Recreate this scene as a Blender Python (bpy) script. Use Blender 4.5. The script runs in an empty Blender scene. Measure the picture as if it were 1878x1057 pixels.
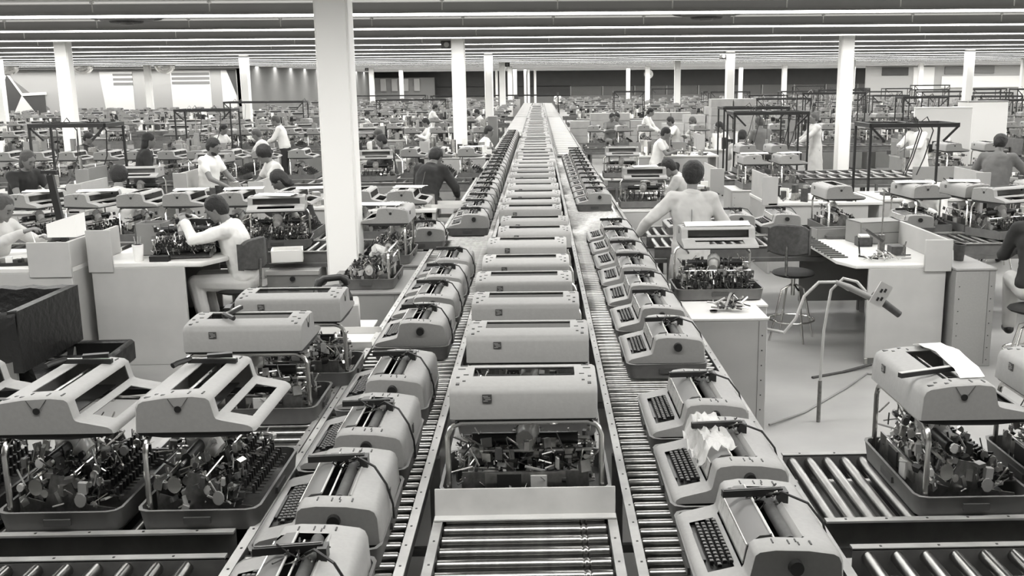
import bpy, bmesh, math, random
from mathutils import Vector, Matrix, Quaternion
R_ = math.radians
S = bpy.context.scene
COL = S.collection
rnd = random.Random(7)

# ------------------------------------------------------------------ camera
FPX = 1850.0
pitch = math.atan(380/FPX); yaw = math.atan(40/FPX*math.cos(pitch)); roll = .0085
CAM = Vector((0, 0, 2.5))
fw = Vector((math.sin(yaw)*math.cos(pitch), math.cos(yaw)*math.cos(pitch), -math.sin(pitch)))
rt = Vector((math.cos(yaw), -math.sin(yaw), 0)); up = rt.cross(fw)
r2 = rt*math.cos(roll) - up*math.sin(roll); u2 = rt*math.sin(roll) + up*math.cos(roll)
cam = bpy.data.cameras.new('camera'); co = bpy.data.objects.new('camera', cam); COL.objects.link(co)
co.matrix_world = Matrix(((r2.x, u2.x, -fw.x, CAM.x), (r2.y, u2.y, -fw.y, CAM.y), (r2.z, u2.z, -fw.z, CAM.z), (0, 0, 0, 1)))
cam.sensor_width = 36; cam.lens = FPX/1878*36; cam.shift_x = -91/1878; cam.clip_end = 300; cam.clip_start = .05
S.camera = co
# ------------------------------------------------------------------ world, exposure
w = bpy.data.worlds.new('world'); S.world = w; w.use_nodes = True
bg = w.node_tree.nodes['Background']; bg.inputs[0].default_value = (.9, .89, .86, 1); bg.inputs[1].default_value = .1
S.view_settings.view_transform = 'Standard'; S.view_settings.look = 'None'
S.view_settings.exposure = 1.72; S.view_settings.gamma = 1; S.view_settings.use_curve_mapping = False
TUBE = 4.1     # emission of the fluorescent tubes
S.cycles.max_bounces = 6; S.cycles.diffuse_bounces = 4; S.cycles.glossy_bounces = 3; S.cycles.transparent_max_bounces = 6
S.cycles.sample_clamp_indirect = 6

# ------------------------------------------------------------------ materials
MATS = {}
def mat(name, v, rough=.6, metal=0, var=0.0, scale=20, bump=0, emit=0, spec=.5, alpha=1, stretch=None, coat=0):
    m = bpy.data.materials.new(name); m.use_nodes = True; nt = m.node_tree; b = nt.nodes['Principled BSDF']
    c = (v, v*.992, v*.965, 1)
    b.inputs['Base Color'].default_value = c; b.inputs['Roughness'].default_value = rough
    b.inputs['Metallic'].default_value = metal; b.inputs['Specular IOR Level'].default_value = spec
    if alpha < 1: b.inputs['Alpha'].default_value = alpha
    if emit:
        b.inputs['Emission Color'].default_value = (1, .99, .965, 1); b.inputs['Emission Strength'].default_value = emit
    if var or bump:
        tc = nt.nodes.new('ShaderNodeTexCoord'); mp = nt.nodes.new('ShaderNodeMapping')
        nt.links.new(tc.outputs['Object'], mp.inputs[0])
        if stretch: mp.inputs['Scale'].default_value = stretch
        n = nt.nodes.new('ShaderNodeTexNoise'); n.inputs['Scale'].default_value = scale; n.inputs['Detail'].default_value = 5
        nt.links.new(mp.outputs[0], n.inputs['Vector'])
    if var:
        r = nt.nodes.new('ShaderNodeMapRange'); r.inputs[1].default_value = .3; r.inputs[2].default_value = .7
        r.inputs[3].default_value = 1-var; r.inputs[4].default_value = 1+var
        mx = nt.nodes.new('ShaderNodeVectorMath'); mx.operation = 'SCALE'; mx.inputs[0].default_value = c[:3]
        nt.links.new(n.outputs[0], r.inputs[0]); nt.links.new(r.outputs[0], mx.inputs['Scale'])
        nt.links.new(mx.outputs[0], b.inputs['Base Color'])
    if bump:
        bp = nt.nodes.new('ShaderNodeBump'); bp.inputs['Strength'].default_value = bump; bp.inputs['Distance'].default_value = .01
        nt.links.new(n.outputs[0], bp.inputs['Height']); nt.links.new(bp.outputs[0], b.inputs['Normal'])
    MATS[name] = m; return m
mat('cover', 0.27, .55, var=.04, scale=60, bump=.04)
mat('cover_dark', .33, .55, var=.04, scale=60)
mat('rim', .018, .6)
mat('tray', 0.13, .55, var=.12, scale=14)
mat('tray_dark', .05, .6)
mat('plate', 0.12, .5)
mat('black', .012, .45)
mat('blackgloss', .012, .35)
mat('dark', .05, .6, var=.3, scale=30)
mat('chrome', .75, .22, 1)
mat('steel', .5, .32, 1, var=.25, scale=30)
mat('darksteel', .22, .4, .9, var=.3, scale=40)
mat('roller', 0.3, .28, 1, var=.22, scale=9, stretch=(3, 1, 1))
mat('rail', 0.3, .5, .3, var=.22, scale=7)
mat('railpale', 0.45, .5, 0, var=.14, scale=6)
mat('raildark', .12, .6, var=.2, scale=10)
mat('panel', 0.4, .6, var=.05, scale=5)
mat('panel_dark', 0.22, .6, var=.05, scale=5)
mat('top', 0.62, .45, var=.03, scale=6)
mat('column', .86, .6)
mat('ceiling', .45, .9, var=.05, scale=.6)
mat('fascia', .24, .8, var=.08, scale=1)
mat('tube', .9, .5, emit=TUBE)
mat('tube_up', .9, .5, emit=.38)  # added glow on top of the housings to brighten the ceiling, no real tube
mat('housing', 0.25, .5)
mat('rod', .8, .5)
mat('floor', 0.3, .42, var=.12, scale=1.3, spec=.25)
mat('card', 0.38, .8, var=.1, scale=4)
mat('skin', .17, .55)
mat('skin_dark', .12, .55)
mat('hair', .015, .7, bump=.8, scale=60)
mat('hair_brown', .07, .7, bump=.8, scale=60)
mat('white_cloth', 0.7, .85, bump=.5, scale=9)
mat('light_cloth', .5, .85, bump=.5, scale=9)
mat('grey_cloth', 0.14, .85, bump=.5, scale=9)
mat('dark_cloth', .02, .85, bump=.4, scale=9)
mat('paper', .85, .7)
mat('wrap', .8, .18, alpha=.5, bump=1.0, scale=14)
mat('wall_light', 0.38, .8); mat('wall_mid', 0.2, .8); mat('wall_dark', 0.065, .8, var=.06, scale=1.5); mat('wall_white', 0.7, .8)
mat('binbag', .006, .4, bump=1, scale=14)
mat('glass', .25, .1, 0, alpha=.45)
M = MATS

# ------------------------------------------------------------------ mesh builder
class MB:
    def __init__(s): s.v = []; s.f = []; s.m = []; s.T = Matrix(); s.names = []
    def mi(s, m):
        if m not in s.names: s.names.append(m)
        return s.names.index(m)
    def add(s, vs, fs, m):
        o = len(s.v); T = s.T; s.v += [tuple(T @ Vector(p)) for p in vs]; k = s.mi(m)
        for f in fs: s.f.append([i+o for i in f]); s.m.append(k)
        return s
    def box(s, c, d, m, rz=0, rx=0, ry=0):
        x, y, z = d[0]/2, d[1]/2, d[2]/2
        vs = [(a*x, b*y, e*z) for e in (-1, 1) for b in (-1, 1) for a in (-1, 1)]
        if rz or rx or ry:
            Q = Matrix.Rotation(rz, 3, 'Z') @ Matrix.Rotation(ry, 3, 'Y') @ Matrix.Rotation(rx, 3, 'X'); vs = [tuple(Q @ Vector(p)) for p in vs]
        vs = [(p[0]+c[0], p[1]+c[1], p[2]+c[2]) for p in vs]
        return s.add(vs, [(0, 2, 3, 1), (4, 5, 7, 6), (0, 1, 5, 4), (2, 6, 7, 3), (0, 4, 6, 2), (1, 3, 7, 5)], m)
    def bb(s, x0, x1, y0, y1, z0, z1, m): return s.box(((x0+x1)/2, (y0+y1)/2, (z0+z1)/2), (x1-x0, y1-y0, z1-z0), m)
    def tube(s, pts, r, m, n=8, caps=True):
        pts = [Vector(p) for p in pts]; rs = r if isinstance(r, (list, tuple)) else [r]*len(pts)
        vs = []; fs = []; d0 = (pts[1]-pts[0]).normalized()
        a = d0.orthogonal().normalized()
        for i, p in enumerate(pts):
            d = (pts[min(i+1, len(pts)-1)]-pts[max(i-1, 0)]).normalized()
            a = (a - d*a.dot(d)); a = a.normalized() if a.length > 1e-6 else d.orthogonal().normalized()
            b = d.cross(a)
            for k in range(n):
                t = 2*math.pi*k/n; vs.append(p + (a*math.cos(t)+b*math.sin(t))*rs[i])
        for i in range(len(pts)-1):
            for k in range(n): fs.append((i*n+k, i*n+(k+1) % n, (i+1)*n+(k+1) % n, (i+1)*n+k))
        if caps: fs.append(tuple(range(n-1, -1, -1))); e = (len(pts)-1)*n; fs.append(tuple(range(e, e+n)))
        return s.add(vs, fs, m)
    def ell(s, c, rad, m, Q=None, nu=14, nv=9):
        vs = [Vector((0, 0, -1))]
        for j in range(1, nv):
            ph = -math.pi/2+math.pi*j/nv
            for i in range(nu): t = 2*math.pi*i/nu; vs.append(Vector((math.cos(ph)*math.cos(t), math.cos(ph)*math.sin(t), math.sin(ph))))
        vs.append(Vector((0, 0, 1))); n = len(vs)-1
        fs = [(0, 1+(i+1) % nu, 1+i) for i in range(nu)]
        for j in range(nv-2):
            for i in range(nu): a = 1+j*nu; fs.append((a+i, a+(i+1) % nu, a+nu+(i+1) % nu, a+nu+i))
        a = 1+(nv-2)*nu; fs += [(a+i, a+(i+1) % nu, n) for i in range(nu)]
        out = []
        for p in vs:
            q = Vector((p.x*rad[0], p.y*rad[1], p.z*rad[2]))
            if Q is not None: q = Q @ q
            out.append(q+Vector(c))
        return s.add(out, fs, m)
    def prism(s, prof, x0, x1, m, axis='x'):
        n = len(prof)
        def P(t, a, b): return {'x': (t, a, b), 'y': (a, t, b), 'z': (a, b, t)}[axis]
        vs = [P(x0, a, b) for a, b in prof]+[P(x1, a, b) for a, b in prof]
        fs = [(i, (i+1) % n, n+(i+1) % n, n+i) for i in range(n)]+[tuple(range(n-1, -1, -1)), tuple(range(n, 2*n))]
        return s.add(vs, fs, m)
    def mesh(s, name='m', bevel=0, solid=0, smooth=None):
        me = bpy.data.meshes.new(name); me.from_pydata(s.v, [], s.f)
        for k in s.names: me.materials.append(M[k])
        me.polygons.foreach_set('material_index', s.m)
        bm = bmesh.new(); bm.from_mesh(me)
        if solid:
            bmesh.ops.recalc_face_normals(bm, faces=bm.faces); bmesh.ops.solidify(bm, geom=list(bm.faces), thickness=solid)
        if bevel:
            ed = [e for e in bm.edges if len(e.link_faces) == 2 and e.calc_face_angle(0) > .6]
            bmesh.ops.bevel(bm, geom=ed, offset=bevel, segments=1, affect='EDGES', clamp_overlap=True)
        bmesh.ops.recalc_face_normals(bm, faces=bm.faces)
        bm.to_mesh(me); bm.free()
        me.polygons.foreach_set('use_smooth', [True]*len(me.polygons))
        try: me.set_sharp_from_angle(angle=R_(38 if smooth is None else smooth))
        except Exception: pass
        return me
def mk(name, me, parent=None, loc=None, rz=None):
    o = bpy.data.objects.new(name, me); COL.objects.link(o)
    if parent: o.parent = parent
    if loc: o.location = loc
    if rz is not None: o.rotation_euler = (0, 0, rz)
    return o
def tag(o, label=None, cat=None, group=None, kind=None):
    if label: o['label'] = label
    if cat: o['category'] = cat
    if group: o['group'] = group
    if kind: o['kind'] = kind
    return o
def struct(name, mb, label=None, **k):
    o = mk(name, mb.mesh(name, **k)); o['kind'] = 'structure'
    if label: o['label'] = label
    return o
def thing(name, spec, loc, rz, label, cat, group=None, sc=None):
    """spec: list of (part name, mesh, [sub-spec], kind or None, label or None); a lone ('', mesh) entry is a one-mesh thing"""
    if spec[0][0] == '':
        r = mk(name, spec[0][1], None, loc, rz); kids = spec[1:]
    else:
        r = mk(name, None, None, loc, rz); kids = spec
    if sc: r.scale = sc
    tag(r, label, cat, group)
    for k in kids: part(k, r)
    return r
def part(k, r):
    p = mk(k[0], k[1], r)
    if len(k) > 3 and k[3]: p['kind'] = k[3]
    if len(k) > 4 and k[4]: p['label'] = k[4]
    if len(k) > 2 and k[2]:
        for q in k[2]: part(q, p)
    return p
ONES = 'zeroth first second third fourth fifth sixth seventh eighth ninth tenth eleventh twelfth thirteenth fourteenth fifteenth sixteenth seventeenth eighteenth nineteenth'.split()
TENS = {2: 'twent', 3: 'thirt', 4: 'fort', 5: 'fift', 6: 'sixt', 7: 'sevent', 8: 'eight', 9: 'ninet'}
def nth(n):
    if n < 20: return ONES[n]
    if n % 10 == 0: return TENS[n//10]+'ieth'
    return TENS[n//10]+'y-'+ONES[n % 10]

# ------------------------------------------------------------------ the hall
HC = 3.60; HL = 3.43
b = MB(); b.bb(-48, 46, -14, 100, -.1, 0, 'floor'); struct('floor', b, 'pale polished factory floor')
b = MB(); b.bb(-48, 46, -14, 100, HC, HC+.1, 'ceiling'); struct('ceiling', b, 'low grey ceiling crossed by rows of light strips')
# columns on their grid
b = MB(); b.bb(-.135, .135, -.15, .15, 0, HC, 'column'); b.bb(-.15, .15, -.125, .125, 0, HC, 'column'); b.bb(-.19, .19, -.19, .19, 0, .02, 'column')
colmesh = b.mesh('column', bevel=.008)
for j, Y in enumerate((9.26, 23.5, 37.74, 52, 66.2, 80.5)):
    for i, X in enumerate((-28.35, -19.5, -10.65, -1.8, 7.05, 15.9, 24.75, 33.6)):
        if j == 3 and X < -20: continue
        if abs(X) > 6+Y*.62: continue
        o = mk('column', colmesh, None, (X, Y, 0)); o['kind'] = 'structure'
        o['label'] = 'white boxed steel column, %s in its line away from the camera, %s line counted from the left' % (nth(j+1), nth(i+1))
for k, X in enumerate((-1.05, -.78, -.25, -3.5, -3.2)):
    b = MB(); b.tube([(X, 84+k, 0), (X, 84+k, HC)], .1, 'column'); o = struct('pillar_pipe', b, 'thin white pipe near the far end of the hall')
# far walls
YB = 96
b = MB(); b.bb(-19, 46, YB, YB+.3, 0, 1.15, 'wall_mid'); b.bb(-19, 46, YB, YB+.3, 2.0, HC, 'wall_dark'); b.bb(-19, 3, YB, YB+.3, 1.1, 2.05, 'wall_dark')
struct('wall_back', b, 'dark far end wall with a glazed strip')
b = MB(); b.bb(3, 46, YB+3, YB+3.1, 0, 2.2, 'wall_light'); struct('wall_beyond', b, 'pale wall behind the far glazing')
k = 0
for X in range(3, 36, 3):
    k += 1
    b = MB(); b.bb(X+.06, X+2.94, YB+.1, YB+.13, 1.15, 2.0, 'glass'); b.bb(X, X+.08, YB+.02, YB+.2, 1.15, 2, 'wall_light')
    struct('window_%d' % k, b)
b = MB(); b.bb(40, 40.3, -14, YB, 0, HC, 'wall_light'); struct('wall_right', b)
# right-hand far corner: pale partition with high white window panels
b = MB(); b.bb(25, 40, 78, 78.2, 0, HC, 'wall_light'); struct('wall_far_right', b, 'pale partition at the far right end')
for i, (x0, x1, z0, z1, m) in enumerate([(26.2, 28.2, 2.7, 3.3, 'wall_dark'), (28.6, 30.2, 1.5, 3.3, 'wall_white'), (31, 32.4, 2.75, 3.3, 'wall_mid'), (30.8, 37, 1.75, 2.6, 'wall_white'), (33, 34.8, 2.8, 3.35, 'wall_mid')]):
    b = MB(); b.bb(x0, x1, 77.9, 78, z0, z1, m); struct('trim_%d' % (20+i), b)
# left wall with painted graphics
YL = 54
def px2x(px): return (px-987)/1850*(YL*.995)
b = MB(); b.bb(-47, px2x(458), YL, YL+.3, 0, HC, 'wall_light'); struct('wall_left', b, 'left end wall painted with large geometric shapes')
b = MB(); b.bb(px2x(458)-.3, px2x(458), YL, YB, 0, HC, 'wall_mid'); struct('wall_side', b)
b = MB(); b.bb(-47, px2x(458), YL-.5, YL, 3.28, HC, 'wall_dark'); struct('trim_1', b, 'dark beam along the top of the painted wall')
def pane(n, poly, m, y=.03, lab=None):
    """flat painted shape on the wall: poly of (px, z)"""
    bb = MB(); prof = [(px2x(p), z) for p, z in poly]; bb.prism(prof, YL-y, YL+.01, m, 'y')
    struct('trim_%d' % n, bb, lab)
def zz(py, px=100):   # height on that wall of a row of the photograph
    yy = py-.0085*(1030-px)
    return 2.5-math.tan(pitch-math.atan((528-yy)/FPX))*YL
pane(2, [(10, zz(127)), (30, zz(127)), (110, zz(198)), (110, 0), (45, 0), (42, zz(216)), (64, zz(175)), (10, zz(216))], 'wall_mid', .02)
pane(3, [(0, zz(127)), (14, zz(127)), (14, 0), (0, 0)], 'wall_white', .02)
pane(4, [(8, zz(126)), (38, zz(134)), (63, zz(172)), (42, zz(217)), (16, zz(217))], 'wall_dark', .04, 'dark painted shape on the left wall')
pane(5, [(64, zz(174)), (104, zz(172)), (104, zz(220)), (92, zz(220))], 'wall_dark', .04)
pane(6, [(64, zz(174)), (92, zz(216)), (42, zz(216))], 'wall_white', .06, 'white painted triangle on the left wall')
pane(7, [(36, zz(127)), (40, zz(127)), (65, zz(170)), (108, zz(168)), (108, zz(173)), (64, zz(175))], 'wall_white', .07)
pane(8, [(37, zz(136)), (41, zz(138)), (24, zz(170)), (20, zz(168))], 'wall_white', .075)
pane(9, [(204, zz(132)), (228, zz(132)), (262, zz(132)), (262, zz(218)), (212, zz(218))], 'wall_white', .03)
for i in range(3): pane(10+i, [(228, zz(136+i*8)), (262, zz(136+i*8)), (262, zz(140+i*8.5)), (228, zz(140+i*8.5))], 'wall_mid', .05)
pane(13, [(330, zz(131)), (400, zz(131)), (400, zz(220)), (330, zz(220))], 'wall_white', .03)
for i in range(3): pane(14+i, [(332, zz(135+i*8)), (399, zz(135+i*8)), (399, zz(140+i*8)), (332, zz(140+i*8))], 'wall_mid', .05)
pane(17, [(420, zz(131)), (445, zz(131)), (445, zz(220)), (420, zz(220))], 'wall_white', .03)
pane(18, [(430, zz(131)), (446, zz(131)), (446, zz(178))], 'wall_dark', .05)
# partition of draped windows further left of the centre
b = MB(); b.bb(-25, -9.5, 94.6, 95, 0, 2.9, 'wall_mid')
for i in range(14): b.bb(-24.6+i*1.02, -24.1+i*1.02, 94.4, 94.6, 1.7, 2.8, 'wall_light')
struct('wall_partition', b, 'far partition with drawn curtains')

# ceiling light strips
rodm = MB(); rodm.tube([(0, 0, 0), (0, 0, HC-HL-.03)], .008, 'rod', 6); rodm.tube([(0, 0, HC-HL-.05), (0, 0, HC-HL-.03)], .03, 'rod', 8); rodm = rodm.mesh('hanger_rod')
SY0, SP = 14.5, 3.85
for i in range(-3, 21):
    Y = SY0+SP*i
    if Y > 94: break
    xl, xr = -40, 40
    if Y > YL-1: xl = -17
    n = i+4
    b = MB(); b.bb(xl, xr, -.3, .3, -.004, .0, 'tube'); tub = b.mesh('tube')
    b = MB(); b.bb(xl, xr, -.31, .31, .0, .025, 'housing'); b.bb(xl, xr, -.315, -.308, -.0135, .025, 'housing'); b.bb(xl, xr, .308, .315, -.0135, .025, 'housing'); b.bb(xl, xr, -.2, .15, .026, .03, 'tube_up'); hou = b.mesh('housing')  # lips added to hide distant tubes; top strip is an added glow
    b = MB(); b.bb(xl, xr, .32, .36, .03, HC-HL, 'fascia'); fas = b.mesh('baffle')
    root = thing('ceiling_light', [('tube', tub), ('housing', hou), ('baffle', fas)], (0, Y, HL), 0,
          'long fluorescent light strip under the ceiling, %s from the front of the hall' % nth(n), 'ceiling light', 'ceiling light strips')
    if 0 <= i < 5:
        kmax = int(Y*.62/1.57)+1
        for k in range(-kmax, kmax+1):
            if i > 1 and k % 2 == i % 2: continue
            o = mk('hanger_rod', rodm, root); o.location = (.28+1.57*k, -.27, .025)
# ceiling air diffusers, domes, loudspeakers, clock
b = MB()
for r in (.62, .45, .28, .12): b.tube([(0, 0, -.02-.18*(.62-r)), (0, 0, -.07-.18*(.62-r))], [r, r*.86], 'dark' if r in (.62, .28) else 'panel_dark', 28)
dif = b.mesh('diffuser')
for (X, Y, t) in ((-6.6, 16.9, 'near the big column'), (2.75, 16.9, 'over the boxes aisle'), (-13, 29, 'far over the left field'), (8.7, 31.6, 'far over the right field'), (2.4, 43, 'above the far end')):
    thing('ceiling_vent', [('', dif)], (X, Y, HC), 0, 'round dark air vent in the ceiling %s' % t, 'ceiling vent', 'ceiling air vents')
b = MB(); b.tube([(0, 0, .02), (0, 0, .12)], .5, 'panel_dark', 20); b.ell((0, 0, 0), (.5, .5, .42), 'chrome', nu=18, nv=10); dome = b.mesh('dome')
for X, t in ((-26.6, 'first'), (-22.9, 'second'), (-18.8, 'third')):
    thing('dome_mirror', [('', dome)], (X, 52.5, 3.42), 0, 'round mirror dome hanging by the painted wall, %s from the left' % t, 'mirror')
b = MB(); b.box((0, 0, 0), (.42, .3, .3), 'dark'); b.tube([(0, -.15, 0), (0, -.2, 0)], .12, 'panel_dark', 14); spk = b.mesh('speaker', bevel=.02)
for X, Y, t in ((-2.05, 23.5, 'big second column'), (6.79, 37.74, 'column by the box stacks'), (-1.54, 52, 'fourth column of the centre line'), (-10.91, 66.2, 'distant left column')):
    thing('loudspeaker', [('', spk)], (X, Y, 3.32), 0, 'small dark loudspeaker mounted high on the %s' % t, 'loudspeaker', sc=(.6, .6, .6))
b = MB(); b.tube([(0, 0, 0), (0, -.1, 0)], .34, 'paper', 28); face = b.mesh('face')
b2 = MB(); b2.tube([(0, .01, 0), (0, -.09, 0)], .39, 'dark', 28); b3 = MB(); b3.box((0, -.12, .1), (.03, .02, .24), 'black'); b3.box((.08, -.12, 0), (.18, .02, .03), 'black')
thing('wall_clock', [('', face), ('rim', b2.mesh('rim')), ('hands', b3.mesh('hands'))], (8.55, 79.5, 2.95), 0, 'round white clock with dark rim hanging in the far hall', 'clock')
b = MB(); b.tube([(8.55, 79.55, 3.3), (8.55, 79.55, HC)], .02, 'dark', 6); b.bb(8.2, 8.9, 79.52, 79.58, 2.5, 2.56, 'dark'); struct('trim_40', b)

# ------------------------------------------------------------------ typewriter covers (front = -Y, width along X, z = 0 at the bottom rim)
W2 = .285
PROF = [(.222, 0), (.216, .095), (.207, .116), (.19, .126), (.108, .139), (.0, .144), (-.05, .138), (-.064, .128), (-.067, .118), (-.080, .06), (-.086, .05), (-.105, .044), (-.19, .027), (-.206, .023), (-.222, .014), (-.226, 0)]
def hood(openings, detail=True):
    """openings: {segment index: |x| limit}"""
    b = MB(); k = b.mi('cover')
    xs = sorted({-W2, -W2+.012, W2-.012, W2} | {s*v for v in openings.values() for s in (-1, 1)})
    cy, cz = -.0, .05
    def pt(x, p):
        if abs(abs(x)-W2) < 1e-6: return (x, cy+(p[0]-cy)*.965, p[1] if p[1] <= 0 else cz+(p[1]-cz)*(.93 if p[1] > cz else 1))
        return (x, p[0], p[1])
    n = len(PROF)
    for x in xs: b.v += [pt(x, p) for p in PROF]
    for i in range(len(xs)-1):
        for j in range(n-1):
            lim = openings.get(j)
            if lim and max(abs(xs[i]), abs(xs[i+1])) <= lim+1e-6: continue
            b.f.append([i*n+j, i*n+j+1, (i+1)*n+j+1, (i+1)*n+j]); b.m.append(k)
    b.f.append([*range(n)]); b.m.append(k); b.f.append([(len(xs)-1)*n+j for j in range(n)][::-1]); b.m.append(k)
    return b
RAISED = {4: .2, 8: .235, 11: .185}
hood_hi = hood(RAISED).mesh('cover_shell', solid=.0035, smooth=50)
hood_lo = hood(RAISED).mesh('cover_shell', smooth=50)
def rim_mesh():
    b = MB(); P = [(.218, 0), (-.222, 0), (-.2, -.012), (-.06, -.024), (.12, -.022), (.205, -.012)]
    # a band that follows the shell's lower edge
    for x0, x1 in ((-.279, -.262), (.262, .279)): b.prism(P, x0, x1, 'rim')
    b.prism([(.218, 0), (.2, 0), (.195, -.016), (.207, -.013)], -.265, .265, 'rim'); b.prism([(-.222, 0), (-.2, 0), (-.19, -.014), (-.203, -.012)], -.265, .265, 'rim')
    return b.mesh('rim')
rim = rim_mesh()
b = MB(); b.box((0, 0, 0), (.037, .003, .032), 'dark'); b.box((-.006, .002, .006), (.018, .002, .004), 'panel_dark'); b.box((-.004, .002, -.002), (.022, .002, .004), 'panel_dark'); b.box((.004, .002, -.009), (.02, .002, .003), 'panel_dark')
badge = MB(); badge.T = Matrix.Translation((.14, .2195, .083)); badge.box((0, 0, 0), (.036, .004, .032), 'dark')
for dx, dz, ww in ((.006, .009, .02), (0, .003, .024), (-.004, -.004, .022), (.005, -.010, .018)): badge.box((dx, .002, dz), (ww, .002, .0035), 'panel_dark')
badge = badge.mesh('badge')
def vents():
    b = MB()
    for s in (-1, 1):
        for (x, y, sx, sy) in ((.255, .172, .014, .026), (.258, .115, .013, .014), (.232, .148, .012, .012), (.228, .09, .02, .006), (.25, .02, .03, .006), (.245, -.03, .03, .006)):
            z = .1255+(.19-y)*.16 if y > .1 else .1395+(.1-y)*.045
            if y < 0: z = .141
            b.box((s*x, y, z-.001), (sx, sy, .006), 'black')
    return b.mesh('vent')
vent = vents()
def knob_hole(s=1, m='black'):
    b = MB(); b.tube([(s*(W2-.003), .055, .092), (s*(W2+.004), .055, .092)], .013, m, 12); return b
kh = MB(); kh.T = Matrix()
for s in (-1, 1):
    kh.tube([(s*(W2-.004), .055, .09), (s*(W2+.003), .055, .09)], .013, 'black', 12)
    kh.tube([(s*(W2+.0), .09, .131), (s*(W2+.002), .07, .1), (s*(W2+.002), .04, .1), (s*(W2+.0), .015, .135)], .0012, 'dark', 4)
kh = kh.mesh('knob_hole')
# inner dark roof parts seen through the openings
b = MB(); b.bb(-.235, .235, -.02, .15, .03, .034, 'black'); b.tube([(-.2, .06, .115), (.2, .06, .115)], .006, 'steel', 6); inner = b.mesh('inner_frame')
cover_hi = [('shell', hood_hi), ('rim', rim, None, None, 'dark lower rim'), ('badge', badge, None, None, 'small square dark badge'), ('vent', vent), ('knob_hole', kh), ('inner_frame', inner)]
b = hood(RAISED); 
def lowcover():
    b = hood(RAISED)
    P = [(.218, 0), (-.222, 0), (-.2, -.012), (-.06, -.024), (.12, -.022), (.205, -.012)]
    b.prism(P, -.279, .279, 'rim'); b.box((.14, .2185, .083), (.036, .006, .032), 'dark')
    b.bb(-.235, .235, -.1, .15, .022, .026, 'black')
    for s in (-1, 1): b.tube([(s*(W2-.004), .055, .09), (s*(W2+.003), .055, .09)], .013, 'black', 8)
    return b.mesh('typewriter_cover', smooth=50)
cover_low = [('', lowcover())]

# ------------------------------------------------------------------ trays and stands
def tray_meshes():
    b = MB(); X, Y, H, t, c = .335, .228, .085, .008, .045
    o = [(-X, -Y+c), (-X+c*.3, -Y+c*.3), (-X+c, -Y), (X-c, -Y), (X-c*.3, -Y+c*.3), (X, -Y+c), (X, Y-c), (X-c*.3, Y-c*.3), (X-c, Y), (-X+c, Y), (-X+c*.3, Y-c*.3), (-X, Y-c)]
    n = len(o); vs = []
    for z, s in ((0, .965), (H-.006, 1), (H, 1.012), (H, .975), (.006, .945)):
        vs += [(x*s if True else x, y*(1-(1-s)*1.3), z) for x, y in o]
    fs = [(r*n+i, r*n+(i+1) % n, (r+1)*n+(i+1) % n, (r+1)*n+i) for r in range(4) for i in range(n)]
    fs += [tuple(range(n-1, -1, -1)), tuple(range(4*n, 5*n))]
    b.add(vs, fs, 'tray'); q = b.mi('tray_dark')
    for k in list(range(3*n, 4*n))+[4*n+1]: b.m[k] = q  # inner faces darker, the shade inside the tray painted into the colour
    G = []
    for s in (-1, 1):
        g = MB(); g.box((0, s*(Y*1.0), .045), (.13, .012, .026), 'tray_dark'); G.append(('handle_slot', g.mesh('handle_slot')))
        g = MB(); g.box((s*(X+.001), 0, .045), (.012, .1, .026), 'tray_dark'); G.append(('handle_slot', g.mesh('handle_slot')))
    f = MB()
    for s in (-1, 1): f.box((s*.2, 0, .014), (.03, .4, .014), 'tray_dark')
    return b.mesh('tub', smooth=50), G, f.mesh('floor_ribs')
tub, slots, ribs = tray_meshes()
def stand_mesh(h=.35, arms=True):
    b = MB(); X, y, r, c = .3, .185, .011, .055
    arc = [(X, y, 0), (X, y, h-c), (X-.012, y, h-c*.45), (X-c*.45, y, h-.012), (X-c, y, h), (-X+c, y, h), (-X+c*.45, y, h-.012), (-X+.012, y, h-c*.45), (-X, y, h-c), (-X, y, 0)]
    b.tube(arc, r, 'chrome', 8)
    for s in (-1, 1):
        if arms: b.tube([(s*X*.78, y, h), (s*X*.78, y-.12, h+.004), (s*X*.78, y-.3, h-.002)], .008, 'darksteel', 6)
        b.tube([(s*X, y, .0), (s*X, y, .02)], .018, 'steel', 8)
    return b.mesh('cover_stand')
stand = stand_mesh()
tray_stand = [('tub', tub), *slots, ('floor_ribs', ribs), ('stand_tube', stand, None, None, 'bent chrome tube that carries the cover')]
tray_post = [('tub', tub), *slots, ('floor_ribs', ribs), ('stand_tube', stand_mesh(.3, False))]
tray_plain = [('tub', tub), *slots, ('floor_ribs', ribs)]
def tray_low(st):
    b = MB(); b.bb(-.33, .33, -.225, .225, 0, .01, 'tray')
    for s in (-1, 1): b.bb(-.33, .33, s*.22-.006, s*.22+.006, 0, .085, 'tray'); b.bb(s*.326-.006, s*.326+.006, -.22, .22, 0, .085, 'tray')
    if st: b.tube([(.3, .185, 0), (.3, .185, .3), (.26, .185, .35), (-.26, .185, .35), (-.3, .185, .3), (-.3, .185, 0)], .011, 'chrome', 5)
    return [('', b.mesh('parts_tray'))]
trayS_low, trayP_low = tray_low(True), tray_low(False)

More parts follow.
